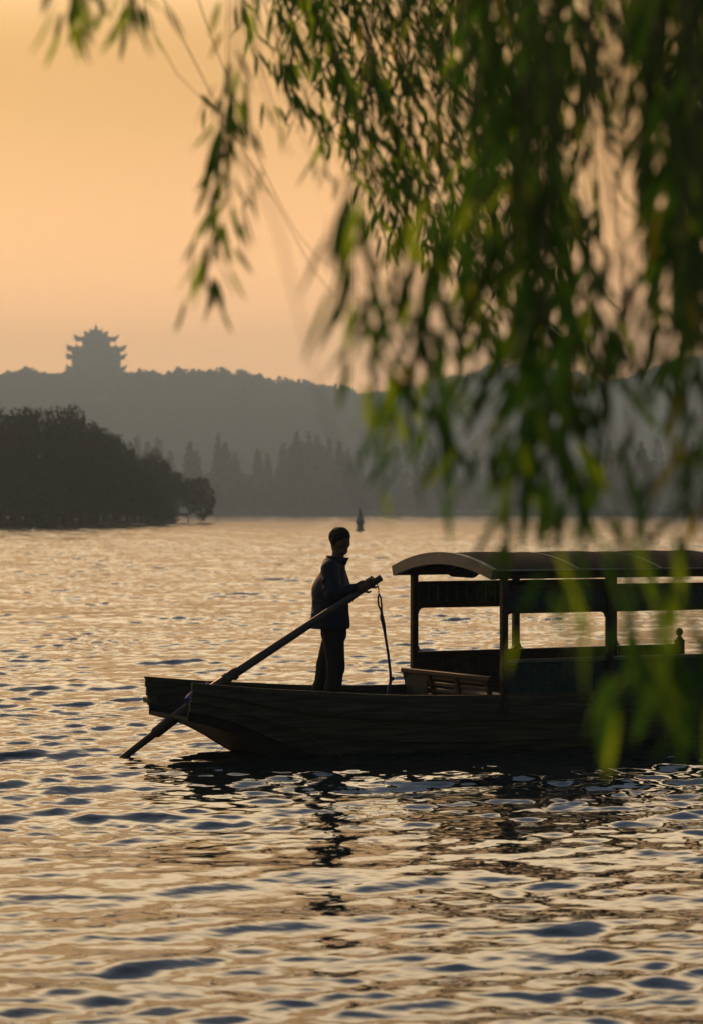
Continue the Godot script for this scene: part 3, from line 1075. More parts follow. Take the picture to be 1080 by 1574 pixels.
	for i in 4:
		s = Shape.new()
		s.beam(Vector3(bt + 0.012 * i + 0.01, 0.755 - 0.062 * i, -0.84), Vector3(bt + 0.012 * i + 0.01, 0.755 - 0.062 * i, 0.82), 0.016, 0.036)
		put("seat_back_slat", s.done(), M.cabin, b)
	for z in [-0.82, -0.33, 0.2, 0.78]:
		s = Shape.new()
		s.beam(Vector3(bt + 0.06, 0.53, z), Vector3(bt - 0.01, 0.79, z), 0.06, 0.03, 0.005, Vector3.RIGHT)
		put("seat_back_stile", s.done(), M.cabin, b)
	s = Shape.new()
	s.box(Vector3(bt + 0.001, 0.66, -0.60), Vector3(0.014, 0.21, 0.46))
	put("seat_back_panel", s.done(), M.keel, b)
	s = Shape.new()
	s.box(Vector3(0.14, 0.60, 0), Vector3(0.42, 0.035, 1.6))
	put("seat", s.done(), M.cabin, b)
	# mooring rope hanging against the side
	s = Shape.new()
	s.tube([Vector3(-2.12, 0.40, 0.745), Vector3(-1.98, 0.30, 0.75), Vector3(-1.82, 0.20, 0.735), Vector3(-1.66, 0.12, 0.71)], [0.01, 0.009, 0.009, 0.012], 6)
	put("mooring_rope", s.done(), M.deck, b)

func oar() -> void:
	var hand := at(585, 888, 25.5)
	var pivot := boat_world(-2.80, 0.02, 0.665)
	var o := thing("stern_oar", "long wooden stern oar sloping from boatman's hands into the water", "oar", pivot)
	var s := Shape.new()
	var a := pivot.lerp(hand, 0.06)
	s.tube([hand - pivot, hand.lerp(pivot, 0.03) - pivot, hand.lerp(pivot, 0.5) - pivot, a - pivot], [0.032, 0.033, 0.040, 0.046], 12)
	put("loom", s.done(), M.oar, o)
	# blade, bound to the loom with a slight bend, flat and long
	var tip := at(162, 1186, 24.95)
	var top := at(366, 1029, 25.0)
	s = Shape.new()
	var dirb := (tip - top).normalized()
	s.tube([top - pivot, top + dirb * 0.05 - pivot, top.lerp(tip, 0.3) - pivot, top.lerp(tip, 0.62) - pivot, top.lerp(tip, 0.64) - pivot, tip - pivot], [0.016, 0.024, 0.028, 0.031, 0.020, 0.018], 12, 1.75)
	put("blade", s.done(), M.oar, o)
	for q in [0.15, 0.19]:
		s = Shape.new()
		var c := pivot.lerp(hand, q) - pivot
		var ax := (hand - pivot).normalized()
		s.tube([c - ax * 0.02, c + ax * 0.02], [0.060, 0.058], 12)
		put("binding", s.done(), M.oar, o)
	# blue rag round the pivot
	s = Shape.new()
	var ax2 := (hand - pivot).normalized()
	var pts := []
	var rad := []
	for i in 11:
		var u := i / 10.0
		pts.append(ax2 * (u * 0.26 - 0.10) + Vector3(0, 0.012 * sin(i * 2.1), 0.01 * cos(i * 1.7)))
		rad.append(0.066 + 0.016 * sin(u * PI) + 0.007 * sin(i * 2.7))
	s.tube(pts, rad, 14)
	put("wrapping_rag", s.done(), M.cloth_blue, o)
	s = Shape.new()
	s.tube([Vector3(0.02, -0.03, 0.05), Vector3(-0.02, -0.13, 0.06), Vector3(-0.03, -0.25, 0.05)], [0.02, 0.012, 0.006], 6)
	put("rag_tail", s.done(), M.cloth_blue, o)

	# strap that ties the handle to the deck
	var d := 25.5
	var foot := at(597, 1072, d)
	var r := thing("oar_strap", "dark blue strap hanging from oar handle down to the deck", "strap", foot)
	s = Shape.new()
	s.tube([at(577, 905, d) - foot, at(575.5, 900, d) - foot, at(577, 897, d) - foot, at(580, 899, d) - foot, at(581.5, 906, d) - foot, at(581.5, 914, d) - foot], [0.005, 0.006, 0.006, 0.006, 0.006, 0.006], 6)
	put("hook", s.done(), M.iron, r)
	s = Shape.new()
	for sg in [-1.0, 1.0]:
		s.tube([at(582, 913, d) - foot, at(582.5 + sg * 2.2, 919, d) - foot, at(583.5 + sg * 2.4, 930, d) - foot, at(586, 941, d) - foot], [0.009, 0.009, 0.010, 0.012], 6)
	put("loop", s.done(), M.strap, r)
	s = Shape.new()
	s.tube([at(585.5, 938, d) - foot, at(586.5, 950, d) - foot, at(589, 960, d) - foot, at(592, 980, d) - foot, at(596, 1005, d) - foot, at(599.5, 1035, d) - foot, at(599.5, 1048, d) - foot, at(597, 1060, d) - foot, at(596, 1072, d) - foot], [0.016, 0.034, 0.030, 0.020, 0.022, 0.022, 0.022, 0.030, 0.016], 8, 0.6)
	put("strap_body", s.done(), M.strap, r)
	s = Shape.new()
	s.tube([at(600, 1046, d) - foot, at(603, 1043, d) - foot, at(605, 1041, d) - foot], [0.01, 0.02, 0.012], 8)
	put("toggle", s.done(), M.oar, r)

# ------------------------------------------------------------------ boatman
class Field:
	# distance field on a grid, bones joined smoothly, meshed as surface nets
	var lo: Vector3
	var cell: float
	var n: Vector3i
	var v := PackedFloat32Array()
	func _init(a: Vector3, b: Vector3, c: float) -> void:
		lo = a
		cell = c
		n = Vector3i(int((b.x - a.x) / c) + 2, int((b.y - a.y) / c) + 2, int((b.z - a.z) / c) + 2)
		v.resize(n.x * n.y * n.z)
		v.fill(1.0)
	func bone(a: Vector3, b: Vector3, ra: float, rb: float, k := 0.03, sc := Vector3.ONE) -> void:
		var m: float = max(ra, rb) + k + cell * 2.0
		var mv := Vector3(m / sc.x, m / sc.y, m / sc.z)
		var p0 := ((a.min(b) - mv - lo) / cell).floor()
		var p1 := ((a.max(b) + mv - lo) / cell).ceil()
		var A := a * sc
		var AB := b * sc - A
		var l2: float = max(AB.length_squared(), 1e-9)
		var inv: float = 1.0 / max(sc.x, max(sc.y, sc.z))
		for z in range(max(0, int(p0.z)), min(n.z, int(p1.z) + 1)):
			for y in range(max(0, int(p0.y)), min(n.y, int(p1.y) + 1)):
				var row := (z * n.y + y) * n.x
				for x in range(max(0, int(p0.x)), min(n.x, int(p1.x) + 1)):
					var p := (lo + Vector3(x, y, z) * cell) * sc - A
					var t := clampf(p.dot(AB) / l2, 0.0, 1.0)
					var d := ((p - AB * t).length() - lerpf(ra, rb, t)) * inv
					var o := v[row + x]
					var h: float = max(k - absf(o - d), 0.0) / k
					v[row + x] = min(o, d) - h * h * k * 0.25
	func cut_below(y0: float) -> void:
		for z in n.z:
			for y in n.y:
				var yy := lo.y + y * cell
				var row := (z * n.y + y) * n.x
				for x in n.x: v[row + x] = max(v[row + x], y0 - yy)
	func mesh_into(s: Shape) -> void:
		s.smooth()
		var id := {}
		var pos := []
		var off := [0, 1, n.x, n.x + 1, n.x * n.y, n.x * n.y + 1, n.x * n.y + n.x, n.x * n.y + n.x + 1]
		var edges := [[0, 1], [2, 3], [4, 5], [6, 7], [0, 2], [1, 3], [4, 6], [5, 7], [0, 4], [1, 5], [2, 6], [3, 7]]
		for z in n.z - 1:
			for y in n.y - 1:
				var row := (z * n.y + y) * n.x
				for x in n.x - 1:
					var c := row + x
					var neg := 0
					if v[c] < 0.0: neg += 1
					for k in range(1, 8):
						if v[c + off[k]] < 0.0: neg += 1
					if neg == 0 or neg == 8: continue
					var sum := Vector3.ZERO
					var cnt := 0
					for e in edges:
						var a := v[c + off[e[0]]]
						var b := v[c + off[e[1]]]
						if (a < 0.0) == (b < 0.0): continue
						var t := a / (a - b)
						var pa := Vector3(e[0] & 1, (e[0] >> 1) & 1, e[0] >> 2)
						var pb := Vector3(e[1] & 1, (e[1] >> 1) & 1, e[1] >> 2)
						sum += pa.lerp(pb, t)
						cnt += 1
					id[c] = pos.size()
					pos.append(lo + (Vector3(x, y, z) + sum / cnt) * cell)
		var sx := 1
		var sy := n.x
		var sz := n.x * n.y
		for c in id.keys():
			for ax in [[sx, sy, sz], [sy, sz, sx], [sz, sx, sy]]:
				var a := v[c]
				var b := v[c + ax[0]]
				if (a < 0.0) == (b < 0.0): continue
				if not (id.has(c - ax[1]) and id.has(c - ax[2]) and id.has(c - ax[1] - ax[2])): continue
				var p0: Vector3 = pos[id[c]]
				var p1: Vector3 = pos[id[c - ax[1]]]
				var p2: Vector3 = pos[id[c - ax[1] - ax[2]]]
				var p3: Vector3 = pos[id[c - ax[2]]]
				if a < 0.0: s.quad(p3, p2, p1, p0)
				else: s.quad(p0, p1, p2, p3)

func boatman() -> void:
	var D := 25.74
	var origin := at(503, 784, D)
	origin.y = 0.552
	var who := thing("person", "person in dark jacket standing at the stern and holding the oar", "person", origin)
	var P := func(px: float, py: float, w: float) -> Vector3:
		# photograph position and metres towards the viewer, relative to the feet
		return at(px, py, D) * ((D - w) / D) + Vector3(0, EYE * (1.0 - (D - w) / D), 0) - origin
	var hip_n: Vector3 = P.call(512, 972, 0.09)
	var hip_f: Vector3 = P.call(514, 972, -0.09)
	var knee_n: Vector3 = P.call(516, 1022, 0.10)
	var knee_f: Vector3 = P.call(500, 1022, -0.10)
	var ank_n: Vector3 = P.call(511, 1072, 0.10)
	var ank_f: Vector3 = P.call(492, 1070, -0.11)
	ank_n.y = 0.09
	ank_f.y = 0.09
	var chest: Vector3 = P.call(510, 884, 0.0)
	var belly: Vector3 = P.call(509, 930, 0.0)
	var neck: Vector3 = P.call(517, 856, 0.0)
	var sh_n: Vector3 = P.call(507, 876, 0.17)
	var sh_f: Vector3 = P.call(517, 874, -0.17)
	# hands close on the oar
	var hand_end := at(585, 888, 25.5) - origin
	var piv := boat_world(-2.80, 0.02, 0.665) - origin
	var axis := (hand_end - piv).normalized()
	var grip_n := hand_end - axis * 0.20
	var grip_f := hand_end - axis * 0.115
	var el_n: Vector3 = P.call(512, 913, 0.26)
	var el_f: Vector3 = P.call(533, 916, -0.16)
	var wr_n := grip_n + Vector3(-0.075, 0.012, 0.035)
	var wr_f := grip_f + Vector3(-0.075, -0.005, -0.07)

	# body: skin, one surface; finer grids for the head and hands
	var sh := Shape.new()
	var f := Field.new(Vector3(-0.35, 0.0, -0.4), Vector3(0.55, 1.52, 0.45), 0.014)
	f.bone(chest, belly, 0.10, 0.10, 0.04)
	f.bone(belly, (hip_n + hip_f) * 0.5, 0.10, 0.10, 0.04)
	f.bone(neck - Vector3(0, 0.06, 0), neck + Vector3(0.015, 0.05, 0), 0.06, 0.052, 0.02)
	f.bone(sh_f, sh_n, 0.05, 0.05, 0.04)
	for l in [[hip_n, knee_n, ank_n], [hip_f, knee_f, ank_f]]:
		f.bone(l[0], l[1], 0.07, 0.05, 0.03)
		f.bone(l[1], l[2], 0.05, 0.035, 0.03)
	for l in [[sh_n, el_n, wr_n], [sh_f, el_f, wr_f]]:
		f.bone(l[0], l[1], 0.042, 0.036, 0.02)
		f.bone(l[1], l[2], 0.036, 0.027, 0.02)
	f.mesh_into(sh)
	# head, looking to the right and a little towards the viewer
	var hc: Vector3 = P.call(522.5, 833, 0.0)
	var hb := Basis(Vector3.UP, deg_to_rad(-48.0)) * Basis(Vector3.BACK, deg_to_rad(-4.0))
	var H := func(x: float, y: float, z: float) -> Vector3: return hc + hb * Vector3(x, y, z)
	f = Field.new(hc - Vector3(0.15, 0.17, 0.15), hc + Vector3(0.16, 0.16, 0.15), 0.005)
	f.bone(H.call(-0.022, 0.035, 0), H.call(0.015, 0.045, 0), 0.083, 0.082, 0.02, Vector3(1, 1, 1.12))
	f.bone(H.call(0.03, -0.01, 0), H.call(0.045, -0.07, 0), 0.066, 0.046, 0.03, Vector3(1, 1, 1.1))
	f.bone(H.call(0.062, -0.088, 0), H.call(0.072, -0.09, 0), 0.022, 0.02, 0.03)
	f.bone(H.call(-0.01, -0.05, 0), H.call(-0.02, -0.15, 0), 0.062, 0.058, 0.03)
	f.bone(H.call(0.094, 0.012, 0), H.call(0.113, -0.022, 0), 0.010, 0.014, 0.012)
	f.bone(H.call(0.086, 0.028, 0.032), H.call(0.090, 0.030, -0.032), 0.012, 0.012, 0.012)
	f.bone(H.call(0.088, -0.052, 0.018), H.call(0.088, -0.052, -0.018), 0.0095, 0.0095, 0.006)
	f.bone(H.call(0.084, -0.064, 0.014), H.call(0.084, -0.064, -0.014), 0.010, 0.010, 0.006)
	for sz in [-1.0, 1.0]:
		f.bone(H.call(-0.014, 0.020, sz * 0.092), H.call(-0.006, -0.024, sz * 0.086), 0.016, 0.011, 0.006, Vector3(1, 1, 1.6))
		f.bone(H.call(0.082, 0.008, sz * 0.032), H.call(0.083, 0.008, sz * 0.03), 0.012, 0.012, 0.004)
		f.bone(H.call(0.06, -0.02, sz * 0.045), H.call(0.055, -0.03, sz * 0.048), 0.024, 0.02, 0.02)
	f.mesh_into(sh)
	# hands: palm beside the shaft, four fingers curled round it, thumb along the other side
	for hd in [[grip_n, wr_n, 1.0], [grip_f, wr_f, -1.0]]:
		var g: Vector3 = hd[0]
		var wr: Vector3 = hd[1]
		var sd: float = hd[2]
		var up := (Vector3.UP - axis * axis.y).normalized()
		var outw := axis.cross(up).normalized()
		if outw.z * sd < 0: outw = -outw
		f = Field.new(g - Vector3(0.16, 0.13, 0.15), g + Vector3(0.13, 0.13, 0.15), 0.0045)
		var palm := g + up * 0.012 + outw * 0.052
		f.bone(wr, palm - axis * 0.02, 0.026, 0.024, 0.015)
		f.bone(palm - axis * 0.034, palm + axis * 0.036, 0.019, 0.018, 0.012)
		f.bone(palm - axis * 0.03 + up * 0.02, palm + axis * 0.034 + up * 0.022, 0.016, 0.015, 0.012)
		for i in 4:
			var along: float = lerpf(-0.036, 0.040, i / 3.0)
			var len_: float = [0.82, 0.96, 1.0, 0.88][i]
			var k0 := g + axis * along + outw * 0.045 + up * 0.036
			var k1 := g + axis * along + outw * 0.012 + up * 0.058
			var k2 := g + axis * along - outw * 0.034 * len_ + up * 0.044
			var k3 := g + axis * along - outw * 0.052 * len_ + up * 0.008
			f.bone(k0, k1, 0.0100, 0.0095, 0.004)
			f.bone(k1, k2, 0.0095, 0.0088, 0.003)
			f.bone(k2, k3, 0.0088, 0.0078, 0.003)
		var t0 := palm - axis * 0.03 - up * 0.018
		var t1 := g + axis * 0.01 + outw * 0.042 - up * 0.045
		var t2 := g + axis * 0.042 + outw * 0.002 - up * 0.056
		f.bone(t0, t1, 0.0125, 0.011, 0.008)
		f.bone(t1, t2, 0.0105, 0.009, 0.004)
		f.mesh_into(sh)
	put("body", sh.done(), M.skin, who)

	# hair: close cap of short hair
	sh = Shape.new()
	f = Field.new(hc - Vector3(0.15, 0.1, 0.15), hc + Vector3(0.15, 0.17, 0.15), 0.006)
	f.bone(H.call(-0.028, 0.050, 0), H.call(0.010, 0.055, 0), 0.093, 0.090, 0.02, Vector3(1, 1, 1.06))
	f.bone(H.call(-0.042, 0.02, 0), H.call(-0.045, -0.06, 0), 0.070, 0.05, 0.02, Vector3(1, 1, 0.92))
	for sz in [-1.0, 1.0]: f.bone(H.call(0.01, 0.03, sz * 0.055), H.call(-0.02, -0.02, sz * 0.062), 0.030, 0.022, 0.02)
	f.mesh_into(sh)
	put("hair", sh.done(), M.hair, who)

	# jacket: loose, belly fuller than the chest, hem cut level
	sh = Shape.new()
	f = Field.new(Vector3(-0.34, 0.62, -0.42), Vector3(0.56, 1.52, 0.46), 0.011)
	var flat_side := Vector3(1.0, 1.0, 0.78)
	f.bone(P.call(513, 876, 0.0), P.call(508, 908, 0.0), 0.112, 0.170, 0.05, flat_side)
	f.bone(P.call(508, 908, 0.0), P.call(507, 958, 0.0), 0.170, 0.186, 0.05, flat_side)
	f.bone(P.call(507, 958, 0.0), P.call(507, 985, 0.0), 0.186, 0.186, 0.03, flat_side)
	f.bone(P.call(508, 866, 0.04), P.call(517, 863, -0.03), 0.06, 0.06, 0.06)
	f.bone(P.call(507, 874, 0.12), P.call(516, 873, -0.12), 0.075, 0.070, 0.06)
	f.bone(sh_n, el_n, 0.082, 0.076, 0.045)
	f.bone(el_n, wr_n - (wr_n - el_n).normalized() * 0.015, 0.068, 0.045, 0.03)
	f.bone(sh_f, el_f, 0.08, 0.068, 0.045)
	f.bone(el_f, wr_f - (wr_f - el_f).normalized() * 0.015, 0.066, 0.045, 0.03)
	# folds round the elbow and waist, pocket flap
	f.bone(P.call(500, 905, 0.26), P.call(520, 900, 0.27), 0.022, 0.016, 0.03)
	f.bone(P.call(497, 893, 0.24), P.call(512, 886, 0.25), 0.020, 0.014, 0.03)
	f.bone(P.call(482, 945, 0.12), P.call(505, 950, 0.20), 0.020, 0.016, 0.03)
	f.bone(P.call(484, 925, 0.1), P.call(500, 935, 0.19), 0.022, 0.014, 0.03)
	var fr := RandomNumberGenerator.new()
	fr.seed = 3
	for i in 16:
		var fx := fr.randf_range(486.0, 528.0)
		var fy := fr.randf_range(885.0, 958.0)
		var fz := 0.20 * sqrt(maxf(0.05, 1.0 - pow((fx - 507.0) / 30.0, 2.0)))
		f.bone(P.call(fx, fy, fz), P.call(fx + fr.randf_range(-12, 12), fy + fr.randf_range(6, 20), fz * 0.98), 0.016, 0.008, 0.022)
	var hem: Vector3 = P.call(507, 966, 0.0)
	f.cut_below(hem.y)
	f.mesh_into(sh)
	# stand-up collar, open at the throat
	var jk := put("jacket", sh.done(), M.jacket, who)
	sh = Shape.new()
	sh.smooth()
	var nk: Vector3 = P.call(518, 862, 0.0)
	var rows := []
	for j in 4:
		var row := []
		for i in 25:
			var an := lerpf(0.30, TAU - 0.30, i / 24.0)
			var rr := 0.082 + 0.012 * j / 3.0 + (0.022 * j / 3.0 if i < 3 or i > 21 else 0.0)
			row.append(nk + Vector3(cos(an) * rr * 1.08 - 0.004, -0.035 + 0.075 * j / 3.0 + 0.012 * cos(an) * -1.0, sin(an) * rr))
		rows.append(row)
	sh.grid(rows)
	var inner := []
	for row in rows:
		var r2 := []
		for p in row: r2.append(nk + (p - nk) * Vector3(0.92, 1.0, 0.92))
		inner.append(r2)
	sh.grid(inner)
	sh.grid([rows[3], inner[3]])
	put("collar", sh.done(), M.jacket, jk)

	# trousers
	sh = Shape.new()
	f = Field.new(Vector3(-0.34, 0.0, -0.35), Vector3(0.40, 0.98, 0.35), 0.012)
	f.bone(P.call(511, 945, 0.0), P.call(513, 974, 0.0), 0.12, 0.125, 0.05, Vector3(1, 1, 0.85))
	for l in [[hip_n, knee_n, ank_n], [hip_f, knee_f, ank_f]]:
		f.bone(l[0], l[1], 0.106, 0.086, 0.03)
		f.bone(l[1], l[2] + Vector3(0, -0.03, 0), 0.084, 0.074, 0.02)
		f.bone(l[1] + Vector3(0.02, 0.02, 0.03), l[1] + Vector3(0.05, -0.05, 0.02), 0.045, 0.03, 0.03)
		f.bone(l[2] + Vector3(-0.01, 0.05, 0), l[2] + Vector3(0.02, 0.0, 0), 0.070, 0.066, 0.02)
	f.cut_below(0.035)
	f.mesh_into(sh)
	put("trousers", sh.done(), M.trousers, who)
	for an in [ank_n, ank_f]:
		sh = Shape.new()
		f = Field.new(an + Vector3(-0.12, -0.1, -0.1), an + Vector3(0.26, 0.08, 0.1), 0.009)
		f.bone(Vector3(an.x - 0.03, 0.045, an.z), Vector3(an.x + 0.12, 0.04, an.z), 0.046, 0.044, 0.02)
		f.bone(Vector3(an.x + 0.1, 0.04, an.z), Vector3(an.x + 0.17, 0.034, an.z), 0.044, 0.034, 0.02)
		f.bone(Vector3(an.x - 0.02, 0.05, an.z), Vector3(an.x - 0.005, 0.11, an.z), 0.044, 0.045, 0.02)
		f.cut_below(0.0)
		f.mesh_into(sh)
		put("shoe", sh.done(), M.shoe, who)

# ------------------------------------------------------------------ bank and willow in front
func leaf_mesh(bend: float, fold: float) -> ArrayMesh:
	# one lance-shaped leaf, a metre long, hanging down -y from its stalk
	var s := Shape.new()
	s.smooth()
	var rows := []
	for j in 6:
		var t := j / 5.0
		var w := 0.088 * pow(sin(PI * clampf(t * 0.93 + 0.05, 0, 1)), 0.8) * (1.15 - 0.5 * t) + 0.004
		var y := -t
		var z := bend * t * t
		rows.append([Vector3(-w, y, z + fold * w), Vector3(0, y, z), Vector3(w, y, z + fold * w)])
	s.grid(rows)
	return s.done()

func quay() -> void:
	var s := Shape.new()
	s.box(Vector3(0, -0.3, 17.0), Vector3(120, 2.2, 41.0), Basis.IDENTITY, 0.04)
	tag(put("lakeside_bank", s.done(), M.quay), "stone bank of the lake", "", "", "structure")

func willow() -> void:
	var r := RandomNumberGenerator.new()
	r.seed = 5
	var root := Vector3(3.4, 0.8, -2.3)
	var t := thing("willow_tree", "willow with long leafy branches hanging out over the water", "tree", root)
	var s := Shape.new()
	s.tube([Vector3(0, -0.2, 0), Vector3(-0.05, 0.5, -0.1), Vector3(-0.2, 1.5, -0.4), Vector3(-0.5, 2.6, -0.9), Vector3(-0.9, 3.5, -1.6)], [0.42, 0.33, 0.29, 0.25, 0.2], 14)
	put("trunk", s.done(), M.bark, t)
	# limbs above the frame from which the branches hang, one for each depth
	var limb_y := {}
	for lm in [[4.4, -0.7, 1.3], [5.5, -1.3, 1.6], [7.2, -1.0, 1.9], [10.0, -1.7, 2.2]]:
		s = Shape.new()
		var z: float = -lm[0]
		var a := Vector3(-0.9, 3.5, -1.6)
		var top: float = EYE + 787.0 / F * lm[0] + 0.75
		s.tube([a, Vector3(lm[2], top - 0.1, z * 0.75) - root + Vector3(0, 0, 0.3), Vector3(lm[2] * 0.6, top + 0.06, z) - root, Vector3(0.1, top + 0.1, z - 0.1) - root, Vector3(lm[1], top - 0.02, z) - root], [0.14, 0.10, 0.075, 0.05, 0.018], 9)
		put("limb", s.done(), M.bark, t)
	var branches := []   # points in pixels, depth, leaves per 100 px, leaf length in m, from which point leaves begin (0..1), droop angle
	# traced single branches
	branches.append([[[96, -160], [108, -40], [118, 35]], 6.0, 14.0, 0.085, 0.35])
	branches.append([[[180, -160], [196, -40], [204, 35]], 6.4, 14.0, 0.085, 0.35])
	branches.append([[[90, -160], [100, -60], [112, 10]], 5.2, 12.0, 0.10, 0.45])
	branches.append([[[110, -160], [124, -60], [130, 20]], 5.6, 9.0, 0.10, 0.45])
	branches.append([[[186, -160], [200, -60], [212, 20]], 5.4, 11.0, 0.10, 0.45])
	branches.append([[[200, -160], [252, 0], [300, 95], [350, 190], [430, 320], [490, 430], [548, 492]], 9.5, 0.15, 0.09, 0.2])
	branches.append([[[190, -160], [232, 40], [275, 118], [300, 140], [325, 172]], 9.0, 4.5, 0.085, 0.83])
	branches.append([[[260, -160], [305, 0], [350, 120], [400, 250], [470, 380], [520, 420]], 10.0, 0.1, 0.09, 0.2])
	branches.append([[[380, 250], [425, 340], [450, 440], [500, 640], [560, 790]], 3.6, 0.0, 0.05, 0.5])
	branches.append([[[390, -160], [372, 20], [366, 130], [352, 200]], 6.2, 15.0, 0.08, 0.35])
	branches.append([[[352, -160], [350, 150], [356, 230], [400, 290]], 7.2, 9.0, 0.085, 0.62])
	branches.append([[[350, 160], [340, 250], [330, 340], [316, 440]], 6.2, 12.0, 0.095, 0.05])
	branches.append([[[356, 200], [352, 280], [346, 345]], 6.2, 10.0, 0.085, 0.1])
	branches.append([[[395, -160], [400, 120], [420, 180], [450, 240]], 6.0, 3.2, 0.085, 0.6])
	branches.append([[[415, -160], [440, 150], [470, 220], [490, 270]], 6.2, 3.0, 0.085, 0.65])
	branches.append([[[348, 170], [334, 270], [322, 350], [317, 455]], 6.0, 9.0, 0.10, 0.25])
	branches.append([[[362, -160], [358, 60], [352, 180], [344, 290]], 6.4, 9.0, 0.095, 0.5])
	branches.append([[[430, -160], [450, 60], [500, 200], [545, 300]], 7.0, 7.0, 0.095, 0.4])
	# the finer, sharper slanting branches further back
	for i in 46:
		var x0 := r.randf_range(350.0, 700.0)
		var len_ := r.randf_range(170.0, 430.0) * (0.55 if x0 < 430 else 1.0)
		if x0 > 600: len_ *= 1.1
		var sl := r.randf_range(0.30, 0.62)
		branches.append([[[x0 - 60, -150], [x0, -30], [x0 + sl * len_ * 0.5, len_ * 0.5], [x0 + sl * len_ * 0.92, len_]], r.randf_range(8.6, 11.0), r.randf_range(14.0, 20.0), 0.092, 0.1])
	for i in 8:
		var x0 := r.randf_range(520.0, 640.0)
		branches.append([[[x0 - 60, -150], [x0 + 60, 200], [x0 + 130, 360], [x0 + r.randf_range(160, 230), r.randf_range(430, 520)]], r.randf_range(8.5, 11.0), 9.0, 0.085, 0.45])
	# blurred curtain: [x at the top, x at the tip, y of the tip, distance, leaves per 100 px, where leaves begin]
	for c in [[560, 556, 560, 5.2, 4.5, 0.55], [585, 575, 610, 5.4, 5.5, 0.5], [600, 590, 660, 5.2, 6.0, 0.5], [622, 640, 590, 5.6, 4.0, 0.55], [640, 612, 700, 5.3, 5.0, 0.55], [655, 665, 650, 5.7, 4.0, 0.5], [665, 660, 740, 5.2, 5.5, 0.58], [690, 672, 720, 5.4, 4.5, 0.45], [560, 562, 745, 4.9, 1.6, 0.86], [705, 735, 700, 5.3, 5.0, 0.3], [715, 700, 640, 5.6, 5.0, 0.15], [735, 760, 640, 5.5, 6.0, 0.1], [745, 725, 500, 5.8, 6.0, 0.05], [760, 780, 560, 5.4, 7.0, 0.05], [775, 805, 720, 5.4, 7.5, 0.05], [790, 815, 650, 5.8, 7.5, 0.02], [800, 830, 700, 5.2, 8.0, 0.02], [815, 845, 760, 5.3, 7.5, 0.02], [830, 850, 640, 5.7, 8.0, 0.02], [838, 800, 780, 5.2, 4.5, 0.3], [845, 880, 720, 5.4, 7.5, 0.05], [862, 905, 780, 5.2, 6.5, 0.2], [868, 880, 560, 5.8, 6.0, 0.0], [880, 930, 660, 5.3, 5.0, 0.4], [893, 950, 740, 5.4, 4.5, 0.5], [905, 985, 730, 5.6, 3.0, 0.62], [800, 900, 480, 6.2, 6.0, 0.0], [760, 870, 400, 6.4, 7.0, 0.0], [700, 800, 330, 6.6, 7.0, 0.0], [690, 720, 260, 6.2, 6.0, 0.0], [720, 740, 330, 6.0, 7.0, 0.0],
		[905, 905, 60, 5.8, 8.0, 0.0], [930, 915, 40, 6.0, 8.0, 0.0], [955, 975, 130, 5.6, 9.0, 0.0], [975, 990, 220, 5.5, 10.0, 0.0], [990, 1010, 330, 5.4, 10.0, 0.0], [1005, 1015, 250, 5.8, 10.0, 0.0], [1010, 1040, 480, 5.2, 8.0, 0.0], [1025, 1035, 340, 5.7, 9.0, 0.0], [1035, 1062, 600, 5.2, 7.5, 0.0], [1045, 1075, 760, 5.0, 7.0, 0.0], [1055, 1050, 420, 5.6, 8.0, 0.0], [1068, 1045, 830, 4.9, 5.0, 0.45], [1075, 1090, 560, 5.4, 8.0, 0.0], [1090, 1075, 680, 5.2, 7.0, 0.0], [1100, 1080, 820, 5.0, 6.0, 0.2], [1060, 1000, 640, 5.4, 3.5, 0.5], [1085, 1120, 400, 5.4, 8.0, 0.0],
		[700, 752, 760, 5.0, 3.2, 0.72], [790, 795, 830, 5.0, 3.6, 0.66], [830, 838, 830, 4.9, 4.2, 0.6], [865, 880, 835, 4.8, 4.0, 0.6], [905, 930, 840, 4.9, 3.6, 0.62], [940, 1000, 850, 5.0, 1.5, 0.78],
		[800, 842, 935, 4.2, 3.0, 0.90], [905, 925, 935, 4.2, 3.2, 0.90], [950, 985, 945, 4.3, 3.6, 0.88], [1010, 1040, 960, 4.2, 3.4, 0.88], [930, 962, 1062, 4.2, 4.6, 0.92], [945, 985, 1056, 4.25, 5.0, 0.91], [980, 1025, 1050, 4.3, 4.0, 0.93], [900, 945, 985, 4.4, 3.0, 0.95], [1045, 1078, 1050, 4.2, 3.0, 0.88], [1070, 1086, 1110, 4.1, 3.4, 0.9], [1040, 1075, 990, 4.2, 3.0, 0.9]]:
		var x0: float = c[0]
		var pts := []
		var bow := r.randf_range(-14.0, 14.0)
		for k in 6:
			var u := k / 5.0
			pts.append([lerpf(x0, c[1], u) + bow * sin(PI * u) + r.randf_range(-20.0, 20.0) * minf(1.0, u * 3.0), lerpf(-150.0, c[2], u)])
		branches.append([pts, c[3] * 0.88, c[4] * (1.7 if c[5] > 0.8 else 1.2 if c[0] < 700 else 0.95 if c[2] > 690 or c[0] > 970 else 0.7), r.randf_range(0.098, 0.125), c[5]])
	# second layer behind, to fill the dense parts
	for i in 24:
		var x0 := r.randf_range(690.0, 900.0) if i % 3 else r.randf_range(1000.0, 1110.0)
		var tip := r.randf_range(160.0, 620.0)
		var pts := []
		var dx := r.randf_range(-10.0, 40.0)
		for k in 5:
			var u := k / 4.0
			pts.append([x0 + dx * u + 10.0 * sin(u * 5.0 + i), lerpf(-150.0, tip, u)])
		branches.append([pts, r.randf_range(5.4, 7.8), r.randf_range(7.0, 11.0), 0.105, 0.0])
	var clump := FastNoiseLite.new()
	clump.seed = 8
	clump.frequency = 0.25
	var kinds := []
